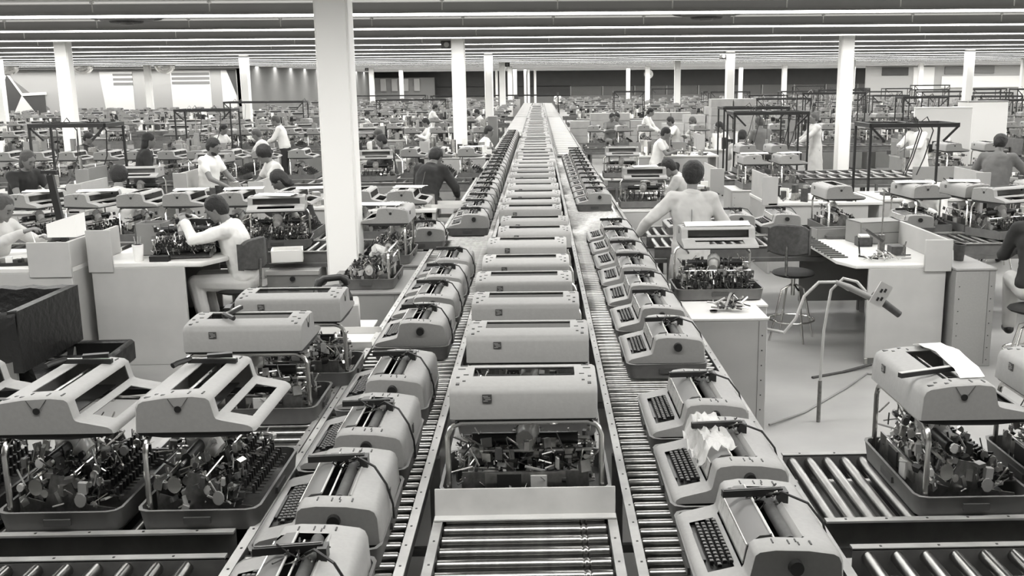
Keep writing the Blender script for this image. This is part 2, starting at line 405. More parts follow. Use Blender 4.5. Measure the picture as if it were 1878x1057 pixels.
# ------------------------------------------------------------------ bare mechanism (fits in the tray; width .52, depth .38)
def mech(seed, n=170, low=False):
    r = random.Random(seed); parts = []
    fr = MB()
    for s in (-1, 1):
        fr.prism([(-.17, .0), (-.17, .03), (-.05, .045), (-.02, .12), (.04, .13), (.07, .05), (.15, .07), (.17, .0)], s*.235-.003, s*.235+.003, 'darksteel')
    fr.bb(-.235, .235, .155, .162, .0, .085, 'darksteel'); fr.bb(-.235, .235, -.17, .165, .0, .008, 'dark')
    fr.tube([(-.25, .1, .13), (.25, .1, .13)], .006, 'steel', 6); fr.tube([(-.25, -.02, .12), (.25, -.02, .12)], .004, 'chrome', 6)
    fr.box((0, .163, .06), (.3, .01, .05), 'steel'); fr.box((-.05, .171, .05), (.06, .006, .05), 'panel'); fr.box((.06, .171, .055), (.09, .006, .05), 'black')
    pl = MB(); pl.tube([(-.2, .06, .155), (.2, .06, .155)], .019, 'blackgloss', 14); pl.tube([(-.245, .06, .155), (.245, .06, .155)], .006, 'steel', 6)
    kb = MB()
    for row in range(4):
        for c in range(14 if not low else 7):
            q = 1 if not low else 2
            kb.box((-.2+c*.0295*q+row*.005, -.165+row*.03, .055+row*.014), (.004, .05, .004), 'dark')
            kb.box((-.2+c*.0295*q+row*.005, -.17+row*.03, .068+row*.014), (.009, .009, .022), 'blackgloss')
    mo = MB(); mo.tube([(.1, .1, .045), (.215, .1, .045)], .036, 'steel', 14); mo.tube([(.08, .1, .045), (.1, .1, .045)], .02, 'dark', 10)
    mo.box((.19, .1, .03), (.05, .07, .05), 'panel')
    pu = MB(); pu.tube([(.246, .02, .09), (.256, .02, .09)], .03, 'panel', 16); pu.tube([(.24, .02, .09), (.262, .02, .09)], .012, 'chrome', 10)
    pu.tube([(-.246, .09, .1), (-.256, .09, .1)], .024, 'chrome', 14); pu.tube([(-.25, -.06, .06), (-.258, -.06, .06)], .02, 'panel_dark', 12)
    ln = MB(); ms = ['steel', 'darksteel', 'chrome', 'black', 'dark', 'steel', 'panel_dark', 'black', 'panel', 'cover', 'chrome']
    for i in range(n):
        x = r.uniform(-.255, .255); y = r.uniform(-.13, .165); z = r.uniform(.03, .12 if y < .0 else .17)
        m = r.choice(ms); t = r.random()
        if t < .45:
            a = Vector((r.gauss(0, 1), r.gauss(0, .6), r.gauss(0, .7))).normalized()*r.uniform(.01, .05)
            ln.tube([Vector((x, y, z))-a, Vector((x, y, z))+a], r.uniform(.0015, .004), m, 5)
        elif t < .62:
            a = Vector((1, r.gauss(0, .1), 0))*r.uniform(.003, .01); rr = r.uniform(.006, .015)
            ln.tube([Vector((x, y, z))-a, Vector((x, y, z))+a], rr, m, 9)
        else: ln.box((x, y, z), (r.uniform(.004, .04), r.uniform(.004, .03), r.uniform(.004, .035)), m, rz=r.uniform(-.5, .5), rx=r.uniform(-.5, .5))
    wr = MB(); wr.tube([(-.02, -.0, .13), (-.01, .05, .172), (.0, .11, .16)], [.03, .045, .035], 'wrap', 10); wr.tube([(-.012, .03, .155), (-.008, .06, .178)], [.048, .047], 'panel', 10)
    wr.tube([(-.055, .045, .18), (-.01, .03, .215), (.04, .05, .18)], .0025, 'black', 5)
    if low:
        a = MB()
        for q in (fr, pl, kb, mo, pu, ln, wr):
            o = len(a.v); a.v += q.v
            for f, mm in zip(q.f, q.m): a.f.append([i+o for i in f]); a.m.append(a.mi(q.names[mm]))
        return [('', a.mesh('typewriter_mechanism'))]
    return [('frame', fr.mesh('frame')), ('platen', pl.mesh('platen')), ('key_bank', kb.mesh('key_bank')), ('motor', mo.mesh('motor')),
            ('pulley', pu.mesh('pulley')), ('linkage', ln.mesh('linkage')), ('wrapped_carrier', wr.mesh('wrapped_carrier'), None, None, 'type carrier wrapped in clear plastic')]
MECH = [mech(1, 420), mech(2, 420), mech(3, 420)]
MECHL = [mech(4, 60, True), mech(5, 60, True), mech(6, 50, True)]

# ------------------------------------------------------------------ complete typewriter
def typewriter(low=False, bar=0, plastic=0):
    b = hood({k: .205 for k in (4, 5, 6, 7, 8, 9)} | {11: .185}); b.T = Matrix()
    b.v = [(x, y, z+.05) for x, y, z in b.v]
    body = b
    base = MB(); base.prism([(.205, .05), (.195, .012), (-.19, .012), (-.215, .05)], -.27, .27, 'rim')
    for s in (-1, 1):
        for t in (-1, 1): base.tube([(s*.22, t*.15, 0), (s*.22, t*.15, .012)], .016, 'black', 8)
    inn = MB(); inn.bb(-.205, .205, -.07, .11, .09, .1, 'black'); inn.tube([(-.2, .025, .172), (.2, .025, .172)], .0035, 'paper', 6)
    for s in (-1, 1): inn.bb(s*.204-.003, s*.204+.003, -.07, .108, .06, .17, 'black')
    pt = MB(); pt.prism([(-.083, .108), (-.074, .165), (-.03, .197), (.004, .199), (.004, .193), (-.03, .19), (-.068, .16), (-.078, .108)], -.2, .2, 'plate')
    pt.tube([(-.2, -.072, .168), (.2, -.072, .168)], .004, 'chrome', 6); pt.box((0, .006, .2), (.4, .006, .006), 'panel')
    sc = MB(); sc.prism([(-.084, .12), (-.073, .172), (-.07, .172), (-.081, .12)], -.203, .203, 'wrap')
    pl = MB(); pl.tube([(-.2, .068, .172), (.2, .068, .172)], .021, 'dark', 14)
    rear = MB(); rear.prism([(.09, .16), (.112, .19), (.106, .192), (.086, .168)], -.2, .2, 'cover')
    kn = MB(); kn.tube([(W2-.005, .062, .14), (W2+.008, .062, .14), (W2+.028, .062, .14)], [.012, .024, .022], 'blackgloss', 18)
    kb = MB(); kb.bb(-.19, .19, -.192, -.104, .062, .068, 'black')
    for row in range(4):
        n = 13 if row else 12
        for c in range(n):
            if low and row % 2: continue
            x = -.162+c*.0252+(.012 if row % 2 else 0); y = -.169+row*.0185+.004; z = .078+row*.0062
            kb.box((x, y, z), (.0175, .0135, .01), 'black'); kb.box((x, y-.0005, z+.0055), (.013, .009, .002), 'plate')  # lighter key tops, their glare painted as colour
    sp = MB(); sp.box((-.0, -.186, .074), (.2, .011, .008), 'blackgloss')
    br = MB(); bx = -.09+bar*.05
    br.box((bx, .01, .218), (.024, .21, .022), 'black', rz=.06+bar*.05); br.box((bx, .115, .205), (.05, .03, .04), 'blackgloss')
    br.box((bx, .01, .23), (.004, .2, .002), 'darksteel', rz=.06+bar*.05)
    rr = random.Random(bar*3+5)
    for i in range(4 if low else 12):
        a = Vector((bx+rr.uniform(-.04, .05), .06+rr.uniform(-.05, .05), .2+rr.uniform(-.03, .02))); d = Vector((rr.gauss(0, .025), rr.gauss(0, .03), rr.gauss(0, .012)))
        br.tube([a-d, a, a+d+Vector((0, 0, .01))], .003, rr.choice(['black', 'dark', 'chrome']), 5)
    cd = MB(); cd.tube([(bx+.0, .06, .2), (bx+.05, .1, .235), (bx+.12, .17, .225), (bx+.15, .215, .17), (bx+.15, .235, .1), (bx+.13, .235, .04)], .0045, 'black', 6)
    vt = MB(); vt.T = Matrix.Translation((0, 0, .05))
    for s in (-1, 1):
        for (x, y, sx, sy) in ((.236, .0, .028, .004), (.24, .05, .028, .004), (.228, .075, .02, .004), (.25, .08, .02, .004), (.24, .12, .026, .005)):
            z = .1265+(.19-y)*.16 if y > .1 else .1395+(.1-y)*.045
            vt.box((s*x, y, z), (sx, sy, .005), 'black')
    bd = MB(); bd.T = Matrix.Translation((.02, .221, .125)); bd.box((0, 0, 0), (.02, .004, .036), 'dark')
    ws = MB()
    if plastic:
        g = 12
        for i in range(g+1):
            for j in range(g+1):
                x = -.25+.42*i/g; y = -.11+.15*j/g; z = .2+.012*math.sin(i*2.1)*math.cos(j*1.7)+.008*rr.gauss(0, 1)-(.07 if j < 2 else 0)-(.03 if j == 2 else 0)
                ws.v.append((x, y, z+.012))
        kk = ws.mi('wrap')
        for i in range(g):
            for j in range(g): ws.f.append([i*(g+1)+j, (i+1)*(g+1)+j, (i+1)*(g+1)+j+1, i*(g+1)+j+1]); ws.m.append(kk)
    if low:
        a = MB()
        for q in (body, base, inn, pt, pl, rear, kn, kb, sp, br, cd): 
            o = len(a.v); a.v += q.v
            for f, mm in zip(q.f, q.m): a.f.append([i+o for i in f]); a.m.append(a.mi(q.names[mm]))
        return [('', a.mesh('typewriter', smooth=50))]
    L = [('case', body.mesh('case', smooth=50)), ('base', base.mesh('base'), None, None, 'black lower base'), ('type_well', inn.mesh('type_well')),
         ('top_plate', pt.mesh('top_plate'), None, None, 'darker grey hinged front plate'), ('clear_shield', sc.mesh('clear_shield')), ('platen', pl.mesh('platen')), ('paper_table', rear.mesh('paper_table')),
         ('platen_knob', kn.mesh('platen_knob'), None, None, 'round black knob'), ('keyboard', kb.mesh('keyboard'), [('space_bar', sp.mesh('space_bar'))]),
         ('tool_bar', br.mesh('tool_bar'), None, None, 'black bar lying across the type slot'), ('power_cord', cd.mesh('power_cord')), ('vent', vt.mesh('vent')), ('badge', bd.mesh('badge'))]
    if plastic: L.append(('plastic_wrap', ws.mesh('plastic_wrap', smooth=70), None, None, 'crumpled clear plastic over the front'))
    return L
TW = [typewriter(False, 0), typewriter(False, 1), typewriter(False, 0, 1)]
TWL = [typewriter(True, 0), typewriter(True, 1)]

# ------------------------------------------------------------------ roller conveyors
def conveyor(name, along, c0, c1, a0, a1, z, pitch, label, r=.024, cap=100, groove=False, near=0, rail='rail', detail=True, legs=True, group=None, dark=True):
    """along 'y': rollers lie in x from c0 to c1, conveyor runs a0..a1 in y; along 'x': the other way round"""
    root = mk(name, None)
    tag(root, label, 'conveyor', group)
    root.location = ((c0+c1)/2, a0, 0) if along == 'y' else (a0, (c0+c1)/2, 0)
    hw = (c1-c0)/2; L = a1-a0
    def P(c, a, zz): return (c, a, zz) if along == 'y' else (a, c, zz)
    def bbx(b, ca, cb, aa, ab, z0, z1, m):
        p, q = P(ca, aa, z0), P(cb, ab, z1); b.bb(min(p[0], q[0]), max(p[0], q[0]), min(p[1], q[1]), max(p[1], q[1]), z0, z1, m)
    for s in (-1, 1):
        b = MB(); bbx(b, s*hw, s*(hw+.004), 0, L, z-.11, z+.004, rail if not dark else 'raildark'); bbx(b, s*hw if s > 0 else s*(hw+.035), s*(hw+.035) if s > 0 else s*hw, 0, L, z-.0, z+.008, rail)  # upright side darker than the flange, shade put into its colour
        if detail:
            k = pitch
            while k < min(L, 8): bbx(b, s*(hw+.012), s*(hw+.02), k-.004, k+.004, z+.008, z+.01, 'black'); k += pitch*2
        mk('side_rail', b.mesh('side_rail'), root)
    b = MB(); n = int(L/pitch)
    def roller(b, seg):
        if groove: pts = [(-hw+.002, r*.7), (-hw+.01, r), (hw-.11, r), (hw-.104, r*.8), (hw-.098, r), (hw-.09, r), (hw-.084, r*.8), (hw-.078, r), (hw-.01, r), (hw-.002, r*.7)]
        else: pts = [(-hw+.002, r*.7), (-hw+.01, r), (hw-.01, r), (hw-.002, r*.7)]
        b.tube([P(p, 0, 0) for p, _ in pts], [q for _, q in pts], 'roller', seg)
    rb = MB(); roller(rb, 14); rm = rb.mesh('roller'); rb = MB(); roller(rb, 8)
    st = MB(); ki = st.mi('roller'); cnt = 0
    for k in range(n):
        a = pitch*(k+.5)
        if cnt < cap and detail:
            o = mk('roller', rm, root); o.location = P(0, a, z-r); cnt += 1
        else:
            q = len(st.v); off = P(0, a, z-r); st.v += [(v[0]+off[0], v[1]+off[1], v[2]+off[2]) for v in rb.v]
            for f in rb.f: st.f.append([i+q for i in f]); st.m.append(ki)
    if st.v: o = mk('rollers', st.mesh('rollers'), root); o['kind'] = 'stuff'
    if legs:
        b = MB(); k = .15
        while k < L:
            for s in (-1, 1): bbx(b, s*hw-.025, s*hw+.025, k-.02, k+.02, 0, z-.1, 'raildark')
            bbx(b, -hw, hw, k-.015, k+.015, .25, .29, 'raildark'); k += 2.2
        bbx(b, -hw, hw, 0, L, z-.16, z-.12, 'raildark')  # dark pan added as the shade seen between the rollers
        mk('leg_frames', b.mesh('leg_frames'), root)
    return root
ZB = .85
conveyor('roller_conveyor', 'y', -.385, .245, 2.6, 79, ZB, .092, 'middle roller conveyor carrying raised covers, closed by a metal plate at its front', groove=True, near=1)
conveyor('roller_conveyor', 'y', -1.075, -.515, 2.2, 79, ZB, .08, 'roller conveyor along the left of the middle one, full of complete typewriters', rail='railpale', r=.02)
conveyor('roller_conveyor', 'y', .355, 1.02, 2.2, 79, ZB, .08, 'roller conveyor along the right of the middle one, full of complete typewriters', groove=True, r=.02)
b = MB(); b.prism([(3.63, ZB+.012), (3.655, ZB+.115), (3.66, ZB+.115), (3.64, ZB+.012)], -.418, .278, 'railpale', 'x'); b.bb(-.418, .278, 3.59, 3.64, ZB+.008, ZB+.016, 'railpale')
gate = thing('stop_plate', [('', b.mesh('stop_plate', bevel=.002))], (0, 0, 0), 0, 'pale upright metal plate across the front end of the middle conveyor', 'plate')

# ------------------------------------------------------------------ middle lane: raised covers seen from behind
FIRST = 3.93
ys = [3.93, 4.75, 5.40, 6.02, 6.68, 7.35, 7.98, 8.62, 9.35, 10.05, 10.75]
while ys[-1] < 48: ys.append(ys[-1]+.72)
for i, Y in enumerate(ys):
    hi = i < 16; o_ = nth(i+1); dz = rnd.uniform(-.01, .01) if i else 0; dx = -.07+(rnd.uniform(-.03, .03) if i else 0)
    Yc = Y+.0
    thing('typewriter_cover', cover_hi if hi else cover_low, (dx, Yc, 1.225+dz), math.pi+rnd.uniform(-.02, .02), 'raised typewriter cover seen from behind, %s from the front end of the middle conveyor' % o_, 'typewriter cover', 'raised covers on the middle conveyor')
    thing('parts_tray', tray_stand if i < 10 else trayS_low, (-.07, Yc, ZB), math.pi, 'grey parts tray with bent tube stand, %s from the front of the middle conveyor' % o_, 'tray', 'trays on the middle conveyor')
    if i < 40:
        thing('typewriter_mechanism', MECH[i % 3] if i < 6 else MECHL[i % 3], (-.07, Yc, ZB+.022), math.pi, 'bare typewriter mechanism under the %s cover of the middle conveyor' % o_, 'typewriter mechanism', 'mechanisms on the middle conveyor', sc=(1.06, 1.08, 1.4))
# ------------------------------------------------------------------ side lanes: complete typewriters, keyboards to the left
def lane_machine(x, yn, side, n, grp, hi, var):
    lab = '%s complete typewriter from the front on the %s conveyor, knob side towards the camera' % (nth(n), side)
    if var == 2: lab = 'typewriter with crumpled clear plastic over it, %s from the front on the right conveyor' % nth(n)
    thing('typewriter', TW[var] if hi else TWL[n % 2], (x, yn+.285, ZB+.022), -math.pi/2+rnd.uniform(-.025, .025), lab, 'typewriter', grp, sc=(1, 1, 1.08))
    thing('typewriter_tray', tray_plain if hi else trayP_low, (x, yn+.285, ZB+.0), -math.pi/2, 'grey tray under the %s typewriter of the %s conveyor' % (nth(n), side), 'tray', 'trays on the %s conveyor' % side)
n = 0
for yn in [2.55, 3.26, 3.98, 4.76, 5.95, 6.7, 7.42, 8.15]+[10.98+.73*k for k in range(26)]:
    n += 1; lane_machine(-.79, yn, 'left', n, 'complete typewriters on the left conveyor', n <= 14, n % 2)
n = 0
for yn in [2.87, 3.57, 4.3, 5.5, 6.27, 7.0, 7.73, 8.46, 9.19, 9.92]+[13.0+.74*k for k in range(12)]:
    n += 1; lane_machine(.71, yn, 'right', n, 'complete typewriters on the right conveyor', n <= 14, 2 if n == 2 else (n+1) % 2)
# empty trays queued beyond the typewriters
b = MB(); b.bb(-.27, .27, -.31, .31, .05, .07, 'panel'); b.bb(-.29, .29, -.33, .33, 0, .05, 'tray'); et = b.mesh('empty_tray', bevel=.01)
n = 0
for side, X, Y0 in (('left', -.79, 30.6), ('right', .69, 22.6)):
    n = 0; Y = Y0
    while Y < 74:
        n += 1
        thing('empty_tray', [('', et)], (X, Y, ZB), 0, 'shallow empty tray on the %s conveyor, %s beyond the typewriters' % (side, nth(n)), 'tray', 'empty trays on the %s conveyor' % side); Y += .78 if Y < 45 else 1.1

# ------------------------------------------------------------------ cross rows of the assembly field
ROWN = {0: 'front', 1: 'second', 2: 'third', 3: 'fourth', 4: 'fifth', 5: 'sixth', 6: 'seventh'}
CNT = {}
NCOV = [0]
def station(X, Y, face, lab, hi=1, cover=True, mch=True, zc=1.225, tray=True, seed=None, grp='raised covers in the cross rows'):
    """X, Y = centre; face = heading of the keyboard side in degrees (0 = towards the camera, 90 = to the right)"""
    rz = R_(face); s = int(abs(X*7+Y*3)) if seed is None else seed
    if tray: thing('parts_tray', (tray_stand if cover else tray_post) if hi == 2 else trayS_low, (X, Y, ZB), rz, 'parts tray, ' + lab, 'tray', 'trays in the cross rows')
    if mch: thing('typewriter_mechanism', MECH[s % 3] if hi == 2 else MECHL[s % 3], (X, Y, ZB+.022), rz, 'bare mechanism, ' + lab, 'typewriter mechanism', 'mechanisms in the cross rows', sc=(1.08, 1.08, 1.4))
    if cover:
        NCOV[0] += 1
        thing('typewriter_cover', cover_hi if hi else cover_low, (X, Y, zc), rz, 'raised cover, ' + lab, 'typewriter cover', grp)
def crossrow(name, xa, xb, Y, lab, det=True, front=True, pitch=.1):
    conveyor('roller_conveyor', 'x', Y-.33, Y+.33, xa, xb, ZB, pitch if det else .2, 'cross roller conveyor, %s' % lab, detail=det, cap=60, group='cross conveyors', r=.024)
# row 0
conveyor('roller_conveyor', 'x', 3.57, 4.23, -5.2, -1.16, ZB, .1, 'cross conveyor at the front left carrying the nearest raised covers', group='cross conveyors')
conveyor('roller_conveyor', 'x', 2.62, 3.33, -5.2, -1.13, ZB, .105, 'empty cross conveyor at the very front left', group='cross conveyors')
conveyor('roller_conveyor', 'x', 3.57, 4.23, 1.07, 5.2, ZB, .078, 'cross conveyor at the front right with bare rollers beside the typewriters', group='cross conveyors')
conveyor('roller_conveyor', 'x', 2.60, 3.31, 1.1, 5.2, ZB, .105, 'empty cross conveyor at the very front right', group='cross conveyors')
station(-1.30, 3.90, 90, 'nearest the left lane in the front row', 2, seed=0)
station(-1.82, 3.90, 90, 'second from the left lane in the front row', 2, seed=1)
station(-2.34, 3.90, 90, 'third from the left lane, cut by the picture edge', 2, seed=2)
station(1.65, 3.90, 90, 'nearest the right lane in the front row, paper on top', 2, seed=1)
station(2.19, 3.90, 90, 'second from the right lane in the front row, half outside', 2, seed=2)
conveyor('roller_conveyor', 'y', -1.76, -1.14, 4.35, 6.1, ZB, .1, 'short roller conveyor behind the front left covers', group='cross conveyors')
station(-1.45, 4.99, 180, 'back to the camera behind the two front left covers', 2, seed=0)
station(-1.38, 5.60, 180, 'back to the camera next to the telephone', 2, seed=1)
# row 1
for (xa, xb, sd) in ((-12, -1.17, 'left'), (1.15, 12, 'right')):
    crossrow('', xa, xb, 11.1, 'second row on the %s side, carrying trays' % sd); crossrow('', xa, xb, 10.33, 'second row on the %s side, nearer one' % sd)
    for Yr, nm in ((18.05, 'third row'), (26.4, 'fourth row'), (33.8, 'fifth row'), (41.1, 'sixth row'), (48.3, 'seventh row')):
        e = min(26, 4+Yr*.62)*(1 if sd == 'right' else -1)
        a_, b_ = (1.15, e) if sd == 'right' else (e, -1.17)
        crossrow('', a_, b_, Yr, '%s on the %s side' % (nm, sd), det=False)
        if Yr < 30: crossrow('', a_, b_, Yr-.78, '%s on the %s side, nearer one' % (nm, sd), det=False)
row2L = [(-1.42, 90), (-1.88, 90), (-2.66, 90), (-3.24, 90), (-3.80, 90), (-4.28, 88), (-4.80, 74), (-5.42, 70), (-6.2, 90), (-6.8, 90)]
for i, (x, a) in enumerate(row2L): station(x, 11.08, a, '%s from the lanes in the second row, left side' % nth(i+1), 1)
station(-2.71, 10.45, 8, 'facing the camera behind the seated man in white', 2, seed=1)
station(-1.43, 9.55, 270, 'keyboard to the left, just right of the big column', 2, seed=2)
thing('typewriter', TW[1], (-1.2, 10.35, ZB+.022), -math.pi/2+.1, 'complete typewriter with round knob beside the left lane, behind a bare mechanism', 'typewriter'); thing('typewriter_tray', tray_plain, (-1.2, 10.35, ZB), -math.pi/2, 'tray under the lone complete typewriter left of the lanes', 'tray')
station(-1.42, 8.4, 270, 'without a cover, in front of the big column', 2, cover=False, seed=0)
row2R = [(3.30, 92, 1), (4.22, 96, 1), (4.78, 96, 1), (5.6, 90, 1), (6.3, 90, 1), (6.9, 90, 1)]
for i, (x, a, c) in enumerate(row2R): station(x, 11.08, a, '%s from the lanes in the second row, right side' % nth(i+1), 1)
for i, x in enumerate((1.62, 2.12, 2.62, 4.0)):
    thing('typewriter', TW[i % 2], (x, 11.1 if i < 3 else 10.9, ZB+.022), -math.pi/2, 'complete typewriter on the right side cross conveyor, %s from the lanes' % nth(i+1), 'typewriter', 'complete typewriters on the right cross conveyor')
    thing('typewriter_tray', tray_plain, (x, 11.1 if i < 3 else 10.9, ZB), -math.pi/2, 'tray of the %s complete typewriter on the right side cross conveyor' % nth(i+1), 'tray')
for i, x in enumerate((3.13, 3.6)):
    thing('parts_tray', tray_plain, (x, 10.4, ZB), math.pi/2, 'empty grey parts tray on the right cross conveyor, %s of two' % nth(i+1), 'tray')
station(4.95, 10.55, 25, 'facing the camera near the right edge', 1)
station(1.37, 7.72, 0, 'facing the camera on the cabinet before the man in the pale coat', 2, seed=1, zc=1.25)
station(1.40, 13.45, 0, 'facing the camera behind the pale coat, large black slot', 1)
station(1.45, 17.7, 0, 'facing the camera beside the right lane, further back', 1)
station(-5.64, 14.4, 5, 'facing the camera left of the bearded man', 1)
station(-2.80, 17.5, 10, 'facing the camera by the woman with dark hair', 1)
station(-5.45, 17.1, 350, 'facing the camera behind the bearded man', 1)
for i, (x, a) in enumerate(((-1.2, 90), (-1.72, 90), (-2.2, 90))): station(x, 18.05, a, '%s from the lanes in the third row, left side' % nth(i+1), 1)
for i, (x, a) in enumerate(((3.34, 90), (3.9, 90))): station(x, 15.7, a, '%s of a pair raised beside the black gantry' % nth(i+1), 1)
for i, (x, a) in enumerate(((3.75, 90), (4.3, 92), (7.4, 92), (8.1, 90))): station(x, 18.1, a, '%s from the lanes in the third row, right side' % nth(i+1), 1)
for sx, sd in ((-1, 'left'), (1, 'right')):
    x = 3.6 if sx < 0 else 8.9; k = 4 if sx < 0 else 5
    while x < 12:
        if rnd.random() < .85: station(sx*x, 18.05, 90+rnd.uniform(-8, 8), '%s from the lanes in the third row, %s side' % (nth(k), sd), 0); k += 1
        x += rnd.uniform(.5, .66)
    for Yr, nm in ((26.4, 'fourth'), (29.2, 'short'), (33.8, 'fifth')):
        x = 1.5; k = 1
        if sx > 0 and Yr > 28: x = 6.5
        while x < Yr*.55+1:
            X = sx*x
            if rnd.random() < (.8 if Yr != 29.2 else .42) and NCOV[0] < 225:
                f = 90+rnd.uniform(-10, 10) if rnd.random() < .8 else rnd.choice((0, 270, 10))
                station(X, Yr+rnd.uniform(-.05, .05), f, '%s from the lanes in the %s row, %s side' % (nth(k), nm, sd), 0, mch=Yr < 30 and k % 2 == 0 or Yr < 27); k += 1
            x += rnd.uniform(.52, .72)
# everything of the same kind still further away, one merged field
far = MB(); rr = random.Random(3)
def farhood(X, Y, z, q):
    far.T = Matrix.Translation((X, Y, z)) @ Matrix.Rotation(R_(q), 4, 'Z')
    far.prism([(.22, 0), (.2, .125), (0, .143), (-.06, .13), (-.085, .05), (-.22, .015), (-.22, 0)], -.285, .285, 'cover'); far.bb(-.27, .27, -.2, .2, -.02, 0, 'rim')
    far.bb(-.19, .19, .0, .1, .13, .145, 'black'); far.prism([(-.066, .12), (-.062, .12), (-.083, .06), (-.087, .06)], -.23, .23, 'black'); far.bb(-.18, .18, -.18, -.1, .03, .05, 'black')
    far.T = Matrix()
for sx in (-1, 1):
    for Yr in (41.1, 44.5, 48.3, 52, 56, 60, 64.5, 69, 74):
        x = 1.7
        if sx > 0 and Yr < 46: x = 9
        while x < min(Yr*.55+1, 24):
            if rr.random() < .72 and not (Yr > 52 and sx*x < -15):
                farhood(sx*x, Yr+rr.uniform(-.2, .2), 1.22, 90+rr.uniform(-15, 15) if rr.random() < .75 else rr.choice((0, 270)))
                for _ in range(3): far.box((sx*x+rr.uniform(-.2, .2), Yr+rr.uniform(-.2, .2), rr.uniform(.92, 1.1)), (rr.uniform(.05, .3), rr.uniform(.05, .2), rr.uniform(.03, .12)), rr.choice(['dark', 'black', 'steel', 'panel']))
            far.box((sx*x, Yr, .89), (.5, .6, .08), 'tray'); x += rr.uniform(.55, .8)
tag(mk('distant_typewriters', far.mesh('distant_typewriters')), 'mass of raised typewriter covers and trays far down the hall', 'typewriters', kind='stuff')

# ------------------------------------------------------------------ benches and cabinets
def box_mesh(x0, x1, y0, y1, z0, z1, m, bev=.004):
    b = MB(); b.bb(x0, x1, y0, y1, z0, z1, m); return b.mesh('panel', bevel=bev)
def bench(X, Y, wd, dp, lab, h=.93, rz=0, riser='left', side=1, group=None, m='panel', low=False):
    t = box_mesh(-wd/2, wd/2, 0, dp, h-.035, h, 'panel' if group == 'distant workbenches' else 'top'); s1 = box_mesh(-wd/2+.01, -wd/2+.05, .02, dp-.02, 0, h-.035, m); s2 = box_mesh(wd/2-.05, wd/2-.01, .02, dp-.02, 0, h-.035, m)
    f = box_mesh(-wd/2+.02, wd/2*.75 if side else wd/2-.02, .03, .05, .03, h-.035, m)
    L = [('top', t), ('side_panel', s1), ('side_panel', s2), ('front_panel', f)]
    rx = {'left': -wd/2+.02, 'right': wd/2-.04}.get(riser)
    if rx is not None:
        L.append(('riser', box_mesh(rx-.0, rx+.02, .03, dp-.03, h-.02, h+.34, m))); L.append(('riser_end', box_mesh(rx-.1, rx+.1, 0, .03, h-.03, h+.34, m)))
    if riser == 'back': L.append(('riser', box_mesh(-wd/2, wd/2*.4, dp-.03, dp, h, h+.22, 'panel_dark')))
    return thing('workbench', L, (X, Y, 0), rz, lab, 'workbench', group)
def cabinet(name, x0, x1, y0, y1, h, lab, m='panel', holes=True, drawer=0, cat='cabinet'):
    cx, cy = (x0+x1)/2, (y0+y1)/2
    L = [('body', box_mesh(x0-cx, x1-cx, y0-cy, y1-cy, 0, h-.02, m)), ('top', box_mesh(x0-cx-.008, x1-cx+.008, y0-cy-.008, y1-cy+.008, h-.02, h, 'top' if m == 'panel' else m))]
    b = MB()
    if holes:
        for s in (x0-cx+.035, x1-cx-.035):
            k = .06
            while k < h-.05: b.box((s, y0-cy-.001, k), (.008, .006, .008), 'black'); k += .11
        b.box((x1-cx-.06, y0-cy-.001, h/2), (.002, .004, h-.05), 'dark'); L.append(('bolt_holes', b.mesh('bolt_holes')))
    return thing(name, L, (cx, cy, 0), 0, lab, cat)
# near right: cabinet under the camera-facing cover
cabinet('cabinet', 1.06, 1.6, 6.9, 7.36, .85, 'tall pale steel cabinet beside the right lane, small tools on its top')
cabinet('cabinet', 1.04, 1.7, 7.37, 8.2, .84, 'pale cabinet under the camera-facing cover, behind the tool cabinet')
cabinet('cabinet', 1.06, 1.75, 13.0, 13.95, .84, 'pale cabinet carrying the cover with the large black slot')
cabinet('cabinet', 1.1, 1.8, 17.3, 18.4, .84, 'pale cabinet carrying the smaller camera-facing cover')
cabinet('cabinet', 2.95, 4.3, 15.35, 16.05, .84, 'pale cabinet under the pair of raised covers', m='panel')
cabinet('cabinet', -5.98, -5.3, 14.1, 14.75, .84, 'grey cabinet under the cover left of the bearded man', m='panel_dark')
cabinet('cabinet', -5.8, -5.1, 16.8, 17.15, .84, 'grey cabinet under the cover behind the bearded man', m='panel_dark')
cabinet('cabinet', -3.15, -2.45, 17.2, 17.26, .84, 'thin grey cabinet by the woman with dark hair', m='panel_dark')
cabinet('cabinet', -1.80, -1.12, 7.98, 8.95, .845, 'grey cabinet under the uncovered mechanism, right of the big column', m='panel_dark')
cabinet('cabinet', -1.62, -1.12, 9.2, 9.95, .845, 'grey cabinet under the cover with its keyboard to the left', m='panel_dark')
cabinet('cabinet', -3.1, -2.3, 9.98, 10.0, .5, 'low plate under the second row conveyor', m='panel_dark', holes=False)
cabinet('cabinet', -1.75, -1.2, 6.68, 7.2, .8, 'low pale cabinet holding the telephone and the white trays', m='panel')
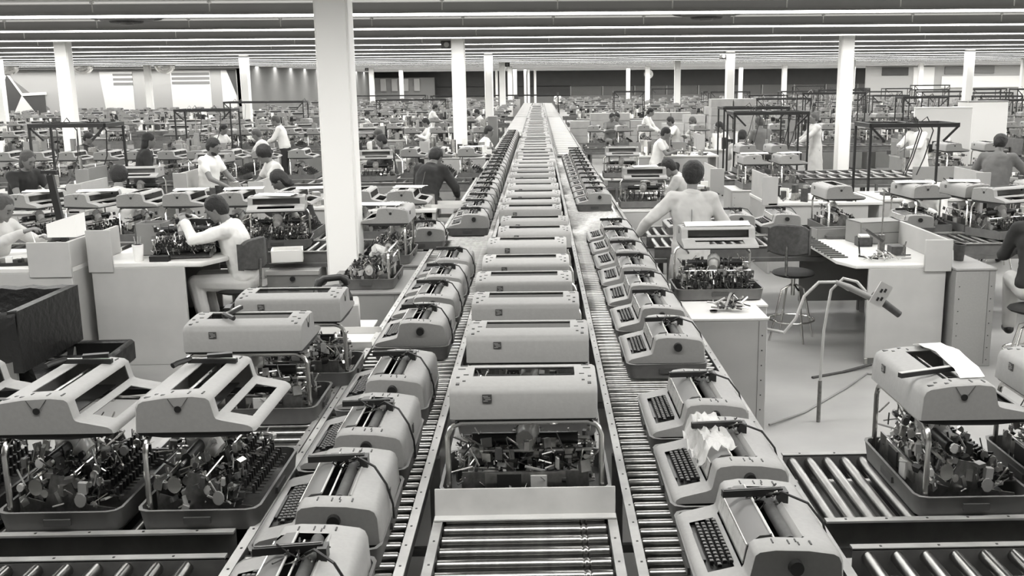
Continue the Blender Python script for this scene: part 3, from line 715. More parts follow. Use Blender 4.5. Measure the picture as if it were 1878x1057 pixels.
# near left benches
def poly_top(pts, z0, z1, m):
    b = MB(); b.prism(pts, z0, z1, m, 'z'); return b.mesh('top', bevel=.004)
X0, Y0 = -4.0, 8.93
L = [('top', poly_top([(0, 0), (.98, 0), (1.12, .3), (1.12, 1.15), (0, 1.15)], .9, .94, 'top')), ('front_panel', box_mesh(.0, .82, .0, .03, .0, .9, 'panel')), ('side_panel', box_mesh(.0, .03, .03, 1.1, 0, .9, 'panel')),
     ('riser_end', box_mesh(-.02, .2, -.012, .012, .86, 1.24, 'panel')), ('riser', box_mesh(.0, .03, .012, .6, .94, 1.2, 'panel')), ('modesty_panel', box_mesh(.03, .8, 1.05, 1.08, .2, .9, 'panel_dark'))]
thing('workbench', L, (X0, Y0, 0), 0, 'pale workbench with cut corner where the man in white works', 'workbench')
L = [('top', box_mesh(-1.6, 0, 0, 1.1, .9, .94, 'top')), ('front_panel', box_mesh(-1.6, 0, .0, .03, .0, .9, 'panel')), ('side_panel', box_mesh(-.03, 0, .03, 1.1, 0, .9, 'panel')),
     ('riser_end', box_mesh(-.36, .01, -.012, .012, .86, 1.17, 'panel')), ('riser', box_mesh(-.03, 0, .012, .5, .94, 1.17, 'panel'))]
thing('workbench', L, (-4.08, 8.72, 0), 0, 'pale workbench at the left edge behind the big dark waste bin', 'workbench')
X0, Y0 = 2.87, 8.6
L = [('top', poly_top([(-.12, 0), (.7, 0), (.7, 1.85), (-.22, 1.85), (-.22, .25)], .87, .9, 'top')), ('front_panel', box_mesh(.0, .68, .0, .03, .06, .87, 'panel')), ('side_panel', box_mesh(.65, .68, .03, 1.8, 0, .87, 'panel')),
     ('foot', box_mesh(.0, .03, .0, .03, 0, .06, 'steel')), ('riser_end', box_mesh(.48, .72, -.02, .01, .84, 1.12, 'panel')), ('riser', box_mesh(.67, .7, .01, 1.5, .9, 1.12, 'panel')), ('back_panel', box_mesh(-.15, .65, 1.75, 1.78, .2, .87, 'panel_dark'))]
thing('workbench', L, (X0, Y0, 0), 0, 'white-topped workbench with tools at the right, beside the empty swivel chair', 'workbench')
cabinet('cabinet', 3.6, 3.95, 8.5, 9.6, .88, 'narrow steel cabinet right of the white-topped workbench', m='cover')
BN = 0
for (x, y, wd, dp, r, t) in ((2.0, 14.2, 1.1, 1.2, 'right', 'where the short-haired worker bends over papers'), (3.7, 12.9, 1.5, 1.2, 'left', 'covered in loose parts, before the pair of raised covers'), (5.2, 13.2, 1.4, 1.0, 'right', 'with a white top, left of the dark sweater'),
    (-2.9, 13.0, 1.5, 1.1, 'left', 'in front of the woman in black'), (-4.3, 14.4, 1.6, 1.0, 'left', 'of the bearded man'), (-6.6, 12.9, 1.5, 1.0, 'right', 'at which the dark-haired woman reaches'), (-1.9, 12.6, 1.2, .8, 'back', 'before the man in the dark coat'),
    (-1.7, 21.6, 1.5, 1.0, 'left', 'of the seated man in the white shirt'), (-3.5, 21.0, 1.5, 1.0, 'back', 'behind the profile woman'), (2.9, 21.4, 1.8, 1.1, 'back', 'of the seated worker in white'), (4.6, 23.3, 1.8, 1.1, 'left', 'between two workers in white shirts'), (6.6, 14.6, 1.6, 1.0, 'back', 'before the man in the dark sweater')):
    bench(x, y, wd, dp, 'pale workbench ' + t, riser=r, group='workbenches')
k = 0
rb = random.Random(11)
for Yb in (15.3, 20.6, 23.2, 28.2, 31.2, 36.2, 38.6, 43.4, 46, 50.2):
    for sx in (-1, 1):
        x = 2.4 if Yb > 24 else (7.6 if sx < 0 else 8.0)
        while x < Yb*.56:
            if sx > 0 and 23 < Yb < 40 and x < 7: x += 2; continue
            if min(abs(sx*x-c-.0) for c in (-28.35, -19.5, -10.65, -1.8, 7.05, 15.9, 24.75)) < 1.1 and min(abs(Yb+.4-c) for c in (23.5, 37.74, 52)) < 1: x += 1; continue
            if rb.random() < .75:
                k += 1; bench(sx*x, Yb+rb.uniform(-.2, .2), rb.uniform(1.1, 1.6), .9, 'pale workbench crowded with parts, %s of the distant ones' % nth(min(k, 99)), riser=rb.choice(('left', 'right', 'back')), group='distant workbenches', h=.92, m='panel_dark' if rb.random() < .6 else 'tray')
            x += rb.uniform(1.7, 2.6)
# loose parts heaped over the field: bins, boxes, metal bits
def clutter(seed, n, wd=.5, dp=.35, hh=.2):
    r = random.Random(seed); b = MB()
    for i in range(n):
        x, y = r.uniform(-wd, wd), r.uniform(-dp, dp); m = r.choice(['steel', 'dark', 'black', 'black', 'chrome', 'cover', 'panel_dark', 'paper', 'dark'])
        if r.random() < .35:
            a = Vector((r.gauss(0, 1), r.gauss(0, 1), abs(r.gauss(0, .6)))).normalized()*r.uniform(.03, .11); c = Vector((x, y, .01+abs(a.z))); b.tube([c-a, c+a], r.uniform(.004, .014), m, 5)
        else:
            h = r.uniform(.01, hh*r.random()+.015); b.box((x, y, h/2), (r.uniform(.02, .16), r.uniform(.02, .14), h), m, rz=r.uniform(0, 3))
    return b.mesh('loose_parts')
CL = [clutter(s, 60) for s in (1, 2, 3)]; CLF = [clutter(s, 70, .65, .45, .5) for s in (4, 5, 6)]
n = 0
for o in [o for o in bpy.data.objects if o.name.startswith('workbench') and o.parent is None]:
    n += 1; Y = o.location.y
    if Y < 9.2 : continue
    top = .93 if Y < 30 else .92
    c = mk('loose_parts', (CL if Y < 20 else CLF)[n % 3], None, (o.location.x, o.location.y+.45, .93), rnd.choice((0, math.pi)))
    tag(c, 'scatter of small metal parts on ' + o['label'].replace('pale workbench', 'the bench')[:70], 'parts', 'loose parts on the benches', 'stuff')

# ------------------------------------------------------------------ people
def remesh(b, vox, name, m, smooth=3, noise=0):
    me = bpy.data.meshes.new('tmp'); me.from_pydata(b.v, [], b.f)
    o = bpy.data.objects.new('tmp', me); COL.objects.link(o)
    r = o.modifiers.new('r', 'REMESH'); r.mode = 'VOXEL'; r.voxel_size = vox
    if noise:
        t = bpy.data.textures.new('n', 'CLOUDS'); t.noise_scale = .11 if noise > .03 else (.045 if noise > .006 else .12)
        d = o.modifiers.new('d', 'DISPLACE'); d.texture = t; d.strength = noise; d.mid_level = .5
    if smooth: q = o.modifiers.new('s', 'SMOOTH'); q.factor = .5; q.iterations = smooth
    dg = bpy.context.evaluated_depsgraph_get(); out = bpy.data.meshes.new_from_object(o.evaluated_get(dg)); out.name = name
    bpy.data.objects.remove(o); bpy.data.meshes.remove(me)
    out.materials.clear(); out.materials.append(M[m]); out.polygons.foreach_set('use_smooth', [True]*len(out.polygons))
    return out
def V(r, f, u): return Vector((-r, -f, u))
def cap(b, p, q, r0, r1, n=10):
    p, q = Vector(p), Vector(q); d = (q-p)
    if d.length < 1e-5: d = Vector((0, 0, .001))
    e = d.normalized(); pts = []; rs = []
    for k in (-90, -60, -30): pts.append(p+e*r0*math.sin(R_(k))); rs.append(max(r0*math.cos(R_(k)), r0*.05))
    pts.append(p); rs.append(r0); pts.append(q); rs.append(r1)
    for k in (30, 60, 90): pts.append(q+e*r1*math.sin(R_(k))); rs.append(max(r1*math.cos(R_(k)), r1*.05))
    b.tube(pts, rs, 'skin', n)
def ik(a, t, l1, l2, pole):
    d = t-a; L = min(d.length, (l1+l2)*.995); e = d.normalized(); x = (l1*l1-l2*l2+L*L)/(2*L); h = math.sqrt(max(l1*l1-x*x, 0))
    pl = (pole-e*pole.dot(e)); pl = pl.normalized() if pl.length > 1e-5 else e.orthogonal()
    return a+e*x+pl*h, a+e*L
def hand(b, wrist, dirv, palm_n, side, curl=.7, fine=True):
    e = dirv.normalized(); n = (palm_n-e*palm_n.dot(e)).normalized(); s = e.cross(n)*side   # n = palm normal, s = towards the thumb
    Q = Matrix((s, e, n)).transposed()
    b.ell(wrist+e*.045, (.04, .052, .016), 'skin', Q, 10, 7)
    for k, (off, L) in enumerate(((.03, .07), (.01, .08), (-.011, .074), (-.031, .058))):
        p = wrist+e*.085+s*off; c = curl*(.8+.1*k)
        d1 = (e*math.cos(c*.5)+n*math.sin(c*.5)); d2 = (e*math.cos(c*1.2)+n*math.sin(c*1.2)); d3 = e*math.cos(c*1.8)+n*math.sin(c*1.8)
        p1 = p+d1*L*.45; p2 = p1+d2*L*.32; p3 = p2+d3*L*.23
        cap(b, p, p1, .0092, .0088, 7); cap(b, p1, p2, .0088, .008, 7); cap(b, p2, p3, .008, .007, 7)
    t0 = wrist+e*.025+s*.03; t1 = t0+(s*.7+e*.6+n*.25)*.036; t2 = t1+(s*.25+e*.85+n*.45)*.03
    cap(b, t0, t1, .013, .011, 7); cap(b, t1, t2, .011, .008, 7)
def person(loc, heading, label, pose='stand', lean=8, head=(20, 0), rh=None, lh=None, top='white_cloth', bottom='dark_cloth', coat=0, sleeves=1, hair='hair', hairlen=0, skin='skin', vox=.014, scale=1.0, seat=.64, group=None, beard=False, twist=0, legs=True, stool=False):
    """heading: direction faced, degrees (0 = towards the camera, 90 = right); hand targets in (right, forward, up) metres"""
    ph = seat+.11 if pose == 'sit' else .93
    a = R_(lean); sp = V(0, math.sin(a), math.cos(a)); fwd = V(0, math.cos(a), -math.sin(a)); side = V(1, 0, 0)
    pel = V(0, 0, ph); chest = pel+sp*.34; neck = pel+sp*.53
    ha = R_(head[0])+a*.5; hd = Matrix.Rotation(R_(head[1]), 3, 'Z')
    hup = hd @ V(0, math.sin(ha), math.cos(ha)); hf = hd @ V(0, math.cos(ha), -math.sin(ha)); hs = hd @ side
    nb = neck+sp*.02; hc = nb+hup*.155+hf*.02
    QT = Matrix((side, fwd, sp)).transposed(); QH = Matrix((hs, hf, hup)).transposed()
    b = MB()
    b.ell(pel+sp*.02, (.165, .12, .14), 'skin', QT); b.ell(pel+sp*.2, (.145, .105, .17), 'skin', QT); b.ell(chest+sp*.03, (.175, .115, .19), 'skin', QT)
    cap(b, nb-sp*.06, nb+hup*.09, .058, .05)
    b.ell(hc, (.075, .095, .105), 'skin', QH, 16, 12); b.ell(hc+hf*.035-hup*.055, (.052, .058, .06), 'skin', QH); b.ell(hc+hf*.075-hup*.098, (.022, .02, .018), 'skin', QH)
    cap(b, hc+hf*.09+hup*.008, hc+hf*.113-hup*.028, .008, .012, 8); cap(b, hc+hf*.086+hup*.03-hs*.035, hc+hf*.086+hup*.03+hs*.035, .008, .008, 6)
    cap(b, hc+hf*.092-hup*.058-hs*.018, hc+hf*.092-hup*.058+hs*.018, .007, .007, 6); 
    for s in (-1, 1): b.ell(hc+hs*s*.076-hf*.005-hup*.005, (.009, .018, .03), 'skin', QH, 8, 6); b.ell(hc+hs*s*.032+hf*.077-hup*.012, (.012, .01, .009), 'skin', QH, 8, 6)
    sh = []; el = []; wr = []
    tg = {1: rh, -1: lh}
    for s in (1, -1):
        S0 = chest+sp*.14+side*s*.175; t = tg[s]
        T = V(*t) if t else S0+V(s*.06, .06, -.5)
        E, Wp = ik(S0, T, .29, .25, V(s*.9, -.35, -.8)); sh.append(S0); el.append(E); wr.append(Wp)
        cap(b, chest+sp*.12+side*s*.08, S0, .07, .058); cap(b, S0, E, .05, .04); cap(b, E, Wp, .04, .027)
        d = (Wp-E).normalized(); hand(b, Wp, (d+V(0, 0, -.15)), V(-s*.3, 0, -1), 1 if s > 0 else -1, .8)
    kn = []; an = []
    for s in (1, -1):
        H0 = pel-V(0, 0, .04)+side*s*.09
        if pose == 'sit': K = V(s*.14, .43, ph-.02); A_ = V(s*.14, .36, ph-.44)
        else: K = V(s*.1, .03, .5); A_ = V(s*.11, -.02+.05*s, .08)
        cap(b, H0, K, .085, .055); cap(b, K, A_, .055, .038); cap(b, A_, A_+V(0, .13, -.03), .04, .035); kn.append(K); an.append(A_)
    root = mk('person', remesh(b, vox, 'person', skin, 2), None, loc, R_(heading)); root.scale = (scale,)*3
    tag(root, label, 'person', group)
    c = MB()
    c.ell(chest+sp*.03, (.198, .14, .2), 'skin', QT); c.ell(pel+sp*.2, (.172, .135, .19), 'skin', QT); c.ell(pel+sp*.11, (.178, .138, .17), 'skin', QT); c.ell(chest-sp*.05, (.186, .138, .18), 'skin', QT); c.ell(pel+sp*.03, (.19, .145, .13), 'skin', QT)
    cap(c, nb-sp*.1, nb-sp*.03, .085, .066)
    for i, s in enumerate((1, -1)):
        cap(c, chest+sp*.12+side*s*.08, sh[i], .088, .075); q = el[i] if sleeves else sh[i]+(el[i]-sh[i])*.55
        cap(c, sh[i], q, .068, .058)
        if sleeves: cap(c, el[i], el[i]+(wr[i]-el[i])*(.93 if sleeves == 1 else .25), .057, .042)
    if coat:
        for k in range(22):
            u = k/21; z0 = pel-Vector((0, 0, coat*u))
            if pose == 'sit': z0 = pel+V(0, .42*u, -.02-.1*u)
            c.ell(z0, (.19+.045*u, .15+.04*u if pose != 'sit' else .13, .11), 'skin', None)
    o = mk('coat' if coat else 'shirt', remesh(c, vox, 'shirt', top, 5, .034), root)
    if coat:
        c2 = MB(); c2.tube([nb-sp*.02+(side*math.cos(t)*.075+fwd*math.sin(t)*.07) for t in [k*math.pi/8 for k in range(17)]], .02, top, 6, caps=False)
        c2.tube([nb-sp*.05-fwd*.085, chest+sp*.02-fwd*.142, pel+sp*.12-fwd*.14, pel-V(0, 0, coat*.8)-fwd*.185], .0035, 'grey_cloth', 5)
        mk('collar', c2.mesh('collar'), root)
    if legs:
        c = MB(); c.ell(pel-V(0, 0, .02), (.18, .14, .13), 'skin', QT)
        for i, s in enumerate((1, -1)): cap(c, pel-V(0, 0, .04)+side*s*.09, kn[i], .1, .075); cap(c, kn[i], an[i]+V(0, 0, .02), .074, .062)
        mk('trousers', remesh(c, vox, 'trousers', bottom, 2, .006), root)
        c = MB()
        for i in (0, 1): cap(c, an[i]+V(0, -.02, -.03), an[i]+V(0, .14, -.045), .045, .04)
        mk('shoes', remesh(c, max(vox, .012), 'shoes', 'black', 1), root)
    c = MB(); c.ell(hc-hf*.022+hup*.03, (.091, .1, .098), 'skin', QH, 16, 12); c.ell(hc-hf*.045-hup*.01, (.086, .075, .095), 'skin', QH)
    if hairlen > 0: c.ell(hc-hf*.045-hup*(.06+hairlen*.5), (.085, .06, .08+hairlen*.5), 'skin', QH)
    if hairlen < 0: c.ell(hc-hf*.022+hup*.03, (.108, .118, .115), 'skin', QH)
    mk('hair', remesh(c, max(vox*.8, .009), 'hair', hair, 1, .014), root)
    if beard:
        c = MB(); c.ell(hc+hf*.04-hup*.085, (.056, .052, .042), 'skin', QH); mk('beard', remesh(c, .01, 'beard', 'hair', 1, .008), root)
    if stool:
        c = MB(); c.ell((0, 0, seat-.03), (.19, .19, .04), 'dark_cloth', None, 14, 7); c.tube([(0, 0, .03), (0, 0, seat-.03)], .025, 'darksteel', 8); c.tube([(0, 0, 0), (0, 0, .03)], .2, 'darksteel', 14)
        thing('stool', [('', c.mesh('stool'))], loc, 0, 'round dark stool under the '+' '.join(label.split()[:11]), 'stool', 'round stools')
    c = MB()
    for s in (-1, 1): c.ell(hc+hs*s*.032+hf*.085-hup*.01, (.008, .005, .005), 'black', QH, 8, 6); c.box(hc+hs*s*.032+hf*.09+hup*.022, (.03, .012, .006), 'hair')
    mk('eyes', c.mesh('eyes'), root)
    return root
person((-2.78, 9.42, 0), -88, 'man in white shirt and apron seated at a bench, arms raised to a machine', 'sit', 14, (26, 0), rh=(.12, .5, 1.27), lh=(-.08, .5, 1.25), bottom='light_cloth', vox=.009, seat=.6)
person((1.42, 9.35, 0), 172, 'man in a long pale coat standing with his back to the camera, reaching left', 'stand', 6, (14, -8), rh=(.22, .3, 1.05), lh=(-.5, .12, 1.06), top='light_cloth', coat=.55, bottom='grey_cloth', hairlen=-1, vox=.011, scale=1.0)
person((6.35, 23.2, 0), -82, 'woman in a long pale dress walking past the white column', 'stand', 4, (6, 0), rh=(.1, .42, 1.1), lh=(-.1, .45, 1.08), top='light_cloth', coat=.6, vox=.018, hair='hair_brown')
person((6.2, 13.6, 0), 150, 'man in a dark grey sweater leaning over a machine, back to the camera', 'stand', 20, (25, 0), rh=(.35, .5, 1.15), lh=(-.2, .5, 1.15), top='grey_cloth', vox=.014, scale=1.03)
person((7.55, 20.0, 0), -60, 'worker in a white coat at the far side of the black gantry', 'stand', 12, (20, 0), rh=(.1, .5, 1.2), lh=(-.1, .5, 1.15), coat=.4, vox=.018)
person((4.75, 12.0, 0), -40, 'brown-haired worker in white bending low over the right side bench', 'sit', 38, (35, 0), rh=(.1, .5, 1.0), lh=(-.1, .5, 1.0), top='white_cloth', hair='hair_brown', vox=.014, seat=.6)
person((-2.72, 11.95, 0), -85, 'dark-haired woman in a black sweater looking down at her work', 'sit', 22, (38, 0), rh=(.1, .5, 1.05), lh=(-.1, .5, 1.05), top='dark_cloth', vox=.013, seat=.68, hairlen=.04)
person((-1.52, 13.2, 0), 160, 'person in a long dark coat bent forward with the back to the camera', 'stand', 32, (30, 0), rh=(.25, .5, .98), lh=(-.1, .5, .98), top='dark_cloth', coat=.62, vox=.014, scale=1.02)
person((-2.85, 19.6, 0), -80, 'dark-haired woman in profile wearing dark clothes, looking down', 'sit', 10, (18, 0), rh=(.1, .45, 1.0), lh=(-.1, .45, 1.0), top='dark_cloth', vox=.016, seat=.62, stool=True)
person((-1.28, 22.6, 0), 85, 'man in a white shirt seated in profile between two columns', 'sit', 12, (15, 0), rh=(.1, .45, 1.0), lh=(-.1, .45, 1.0), vox=.018, sleeves=0)
person((-4.85, 14.9, 0), 75, 'bearded man in a light shirt working at a low bench', 'stand', 6, (22, 0), rh=(.15, .4, 1.05), lh=(-.15, .4, 1.05), vox=.014, sleeves=0, beard=True, bottom='grey_cloth')
person((-5.05, 12.1, 0), 185, 'person of whom only a round head of dark hair shows behind a row of covers', 'sit', 14, (20, 0), top='light_cloth', vox=.016, hairlen=-1, hair='hair', stool=True)
person((-6.75, 13.2, 0), 60, 'dark-haired woman in dark clothes stretching a bare arm over the bench', 'stand', 22, (15, 0), rh=(.1, .55, 1.1), lh=(-.1, .55, 1.12), top='dark_cloth', sleeves=0, vox=.014, hair='hair_brown', hairlen=.02)
person((-6.45, 16.6, 0), 120, 'person in black seen from behind near the left column', 'stand', 8, (15, 0), top='dark_cloth', vox=.016, hairlen=.05)
person((-3.85, 15.2, 0), -60, 'worker with very full round black hair behind the second row of covers', 'sit', 16, (22, 0), rh=(.1, .5, 1.0), lh=(-.1, .5, 1.0), top='light_cloth', vox=.016, hairlen=-1, sleeves=0, seat=.72, stool=True)
person((-5.2, 8.75+.7, 0), 75, 'worker in pale clothes at the left picture edge reaching across the bench', 'sit', 18, (20, 0), rh=(.15, .58, 1.2), lh=(-.2, .5, 1.1), top='light_cloth', bottom='light_cloth', vox=.012, hair='hair_brown')
person((4.25, 8.35, 0), 165, 'person in dark clothes seated on a stool at the right picture edge, back turned', 'sit', 8, (10, 0), rh=(.1, .4, 1.0), lh=(-.1, .4, 1.0), top='dark_cloth', bottom='light_cloth', vox=.013)
person((2.15, 13.75, 0), -110, 'short-haired worker bending over papers behind the pale coat', 'sit', 30, (30, 0), rh=(.1, .5, 1.02), lh=(-.1, .5, 1.02), top='light_cloth', vox=.014, stool=True)
mid = [((2.45, 21.3), 75, 'sit', 'seated worker in white with dark hair, back half turned', 'white_cloth', 'hair'), ((3.05, 29.5), 70, 'stand', 'leaning worker in a white shirt before the stacked boxes', 'white_cloth', 'hair'),
       ((3.75, 27.4), -85, 'sit', 'man in a white shirt facing left with the stacked boxes behind', 'white_cloth', 'hair'), ((2.15, 31.0), 20, 'sit', 'dark-haired worker against the low row of boxes', 'grey_cloth', 'hair'),
       ((2.5, 31.4), -30, 'sit', 'worker in a patterned dark top beside the dark-haired one', 'grey_cloth', 'hair'), ((4.3, 27.2), -70, 'sit', 'brown-haired worker beyond the long back of a cover', 'light_cloth', 'hair_brown'),
       ((4.45, 23.9), -80, 'sit', 'worker in a white shirt with a hand to the face', 'white_cloth', 'hair'), ((3.9, 19.6), 160, 'sit', 'dark-haired worker seen from behind beside the black gantry post', 'light_cloth', 'hair'),
       ((4.75, 21.4), 200, 'stand', 'person in grey bending under the black gantry', 'grey_cloth', 'hair_brown'), ((1.35, 72), 0, 'stand', 'worker in white at the far end of the middle conveyor', 'white_cloth', 'hair'),
       ((-5.95, 22.4), -90, 'sit', 'fair-haired worker in a pale pinkish top', 'light_cloth', 'hair_brown'), ((-6.3, 25.4), -85, 'stand', 'man in a white shirt reaching left behind the big column', 'white_cloth', 'hair_brown'),
       ((-7.9, 25.2), 70, 'sit', 'worker in white beside a black gantry post', 'white_cloth', 'hair'), ((12.2, 26.5), -60, 'stand', 'dark-haired worker beyond the right hand column', 'grey_cloth', 'hair'),
       ((-3.6, 21.9), 60, 'sit', 'brown-haired worker right of the profile woman', 'light_cloth', 'hair_brown'), ((-2.9, 28.2), -70, 'sit', 'worker in white before the far dark shelf', 'white_cloth', 'hair'),
       ((-6.2, 36.0), 80, 'sit', 'worker in white just right of the big column, far off', 'white_cloth', 'hair'), ((-2.25, 35.3), -70, 'sit', 'worker with black hair between the centre columns', 'dark_cloth', 'hair'),
       ((-2.0, 36.8), -80, 'sit', 'second worker with black hair between the centre columns', 'white_cloth', 'hair'), ((-3.9, 37), 90, 'stand', 'worker in white bending beside the second column', 'white_cloth', 'hair'),
       ((10.4, 20.6), -70, 'sit', 'worker at the far right by the large white panel', 'light_cloth', 'hair'), ((-9.6, 21.5), 80, 'sit', 'worker low behind the left column covers', 'dark_cloth', 'hair'), ((9.0, 33.5), 0, 'stand', 'small figure in grey among the right side gantries', 'grey_cloth', 'hair')]
for k, (p, hd, ps, lb, tp, hr) in enumerate(mid):
    person((p[0], p[1], 0), hd, lb, ps, 14 if ps == 'sit' else 12, (20, 0), rh=(.12, .45, 1.05), lh=(-.1, .45, 1.05), top=tp, hair=hr, vox=.02, legs=p[1] < 30, sleeves=k % 2, seat=.64, stool=ps == 'sit' and p[1] < 38)

# ------------------------------------------------------------------ chairs and stools
def chair(loc, rz, lab, back=True, sh=.6, ring=True, frame='chrome'):
    L = []
    b = MB(); b.ell((0, 0, sh), (.21, .2, .045), 'dark_cloth', None, 16, 8); L.append(('seat', b.mesh('seat')))
    if back:
        b = MB()
        for i in range(9):
            t = (i-4)/4; b.v += [(t*.2, .22-.05*t*t, sh+.2+.03*t*t), (t*.2, .22-.05*t*t, sh+.5-.05*t**4), (t*.2, .26-.05*t*t, sh+.5-.05*t**4), (t*.2, .26-.05*t*t, sh+.2+.03*t*t)]
        k = b.mi('dark')
        for i in range(8):
            for j in range(4): b.f.append([i*4+j, i*4+(j+1) % 4, (i+1)*4+(j+1) % 4, (i+1)*4+j]); b.m.append(k)
        b.f += [[0, 1, 2, 3], [35, 34, 33, 32]]; b.m += [k, k]
        L.append(('backrest', b.mesh('backrest', bevel=.012)))
        b = MB(); b.tube([(0, .1, sh-.03), (0, .25, sh+.02), (0, .265, sh+.3)], .014, 'darksteel', 8); L.append(('back_support', b.mesh('back_support')))
    b = MB(); b.tube([(0, 0, sh-.03), (0, 0, sh-.22)], .02, frame, 10); L.append(('post', b.mesh('post')))
    for k in range(4):
        a = math.pi/4+k*math.pi/2; b = MB(); b.tube([(.03*math.cos(a), .03*math.sin(a), sh-.12), (.12*math.cos(a), .12*math.sin(a), sh-.16), (.23*math.cos(a), .23*math.sin(a), .02), (.235*math.cos(a), .235*math.sin(a), 0)], .011, frame, 8); L.append(('leg', b.mesh('leg')))
    if ring:
        b = MB(); b.tube([(.215*math.cos(t*math.pi/12), .215*math.sin(t*math.pi/12), .2) for t in range(25)], .009, frame, 6, caps=False); L.append(('foot_ring', b.mesh('foot_ring')))
    return thing('swivel_chair', L, loc, rz, lab, 'chair')
chair((-2.86, 9.40, 0), R_(-108), 'black swivel chair under the seated man in white', frame='darksteel')
chair((2.45, 9.55, 0), R_(150), 'empty black swivel chair with chrome foot ring before the white-topped bench', sh=.66)
chair((4.2, 8.3, 0), R_(160), 'chrome stool with foot ring at the right picture edge', back=False, sh=.56)
chair((6.1, 13.2, 0), R_(170), 'black chair back beside the man in the grey sweater', sh=.6)
for k, (x, y, t) in enumerate(((-2.7, 11.97, 'woman in black'), (2.45, 21.25, 'seated worker in white near the right lane'), (-1.3, 22.6, 'man in profile between the columns'), (-5.15, 9.45, 'worker at the left picture edge'), (4.75, 11.95, 'brown-haired worker bending low'))):
    chair((x, y, 0), rnd.uniform(0, 6), 'dark swivel stool under the ' + t, back=False, sh=.58, frame='darksteel')

# ------------------------------------------------------------------ black gantry frames over the benches
def gantry(X, Y, wd, lab, h=1.95, dp=.7, hoses=True, zb=0.0, rz=0):
    L = []
    for sx, sy in ((-1, -1), (1, 1), (-1, 1), (1, -1)):
        if (sx, sy) == (1, -1) and wd < 1.3: continue
        b = MB(); b.bb(sx*wd/2-.016, sx*wd/2+.016, sy*dp/2-.016, sy*dp/2+.016, zb, h, 'black'); L.append(('post', b.mesh('post')))
    b = MB()
    for sy in (-1, 1): b.bb(-wd/2, wd/2, sy*dp/2-.03, sy*dp/2+.03, h-.04, h+.02, 'black')
    for sx in (-1, 0, 1): b.bb(sx*wd/2-.025, sx*wd/2+.025, -dp/2, dp/2, h-.04, h+.02, 'black')
    for sx in (-1, 1): b.box((sx*(wd/2-.1), -dp/2, h-.13), (.03, .02, .3), 'black', ry=sx*.78)
    L.append(('top_frame', b.mesh('top_frame')))
    if hoses:
        b = MB(); r = random.Random(int(X*10))
        for k in range(3):
            x = r.uniform(-wd/2, wd/2); b.tube([(x, -.1, h), (x+.1, -.15, h+.1), (x+.22, -.1, h-.1), (x+.15, 0, h-.5), (x+.05, 0, h-.75)], .009, r.choice(['black', 'panel', 'dark']), 6)
        L.append(('hoses', b.mesh('hoses')))
        b = MB(); b.tube([(0, 0, h-.04), (0, 0, h-.5)], .004, 'black', 5); b.tube([(0, 0, h-.5), (0, 0, h-.7)], .025, 'steel', 8); L.append(('hanging_tool', b.mesh('hanging_tool')))
    return thing('tool_gantry', L, (X, Y, 0), rz, lab, 'gantry', 'black tool gantries')
for X, Y, wd, lab in ((4.25, 18.9, 1.35, 'black steel tool gantry left of the walking woman'), (4.7, 22.3, 1.4, 'black steel tool gantry just behind the first one'), (5.35, 14.75, 1.25, 'large black steel tool gantry right of the white column, with white hose'),
                      (6.9, 12.2, .9, 'black steel tool gantry at the right picture edge'), (-7.25, 16.2, 1.15, 'black steel tool gantry just right of the left column'), (-7.9, 24.6, 1.3, 'black gantry by the worker in white, left field'), (-9.1, 34.5, 2.6, 'wide black gantry in front of the painted wall')):
    gantry(X, Y, wd, lab, h=1.9 if Y > 15 else 1.85)
k = 0; rg = random.Random(5)
for Y in (30.5, 35, 39.5, 45, 51, 58):
    for X0 in range(0, 9):
        X = (8.6 if Y < 40 else 4.5)+X0*2.6+rg.uniform(-.6, .6)
        if X > Y*.5 or rg.random() < .25: continue
        k += 1; gantry(X, Y, rg.uniform(1.3, 2.0), 'black tool gantry among the distant right side benches, %s of them' % nth(k), h=rg.uniform(1.8, 2.1), hoses=Y < 40)
for X, Y, wd in ((-2.4, 57, 7), (-9.5, 60, 6), (-5.5, 45, 3)): gantry(X, Y, wd, 'long dark shelf frame %s the left side of the far conveyor' % {57: 'next to', 60: 'well beyond', 45: 'before'}[Y], h=1.75, dp=1.0, hoses=False)
# ------------------------------------------------------------------ cardboard boxes
b = MB(); b.bb(-.32, .32, -.24, .24, 0, .24, 'card'); b.bb(-.322, .322, -.242, .242, 0, .014, 'tray_dark'); bx = b.mesh('cardboard_box', bevel=.006)
nb_ = 0
def boxstack(x0, n, Y, h, rows=1, lab='low wall of boxes'):
    global nb_
    for i in range(n):
        for k in range(h if isinstance(h, int) else h[i % len(h)]):
            nb_ += 1
            thing('cardboard_box', [('', bx)], (x0+i*.66+rnd.uniform(-.01, .01), Y+rnd.uniform(-.03, .03), .0+k*.243), 0, 'flat cardboard box in the %s, %s column, %s from the floor' % (lab, nth(i+1), nth(k+1)), 'box', 'stacked cardboard boxes')
boxstack(1.35, 6, 33.6, [5, 6, 6, 5, 6, 6], lab='low wall'); boxstack(4.1, 3, 31.2, [5, 6, 7], lab='tall stack'); boxstack(5.4, 2, 30.2, [8, 8], lab='front tall stack')
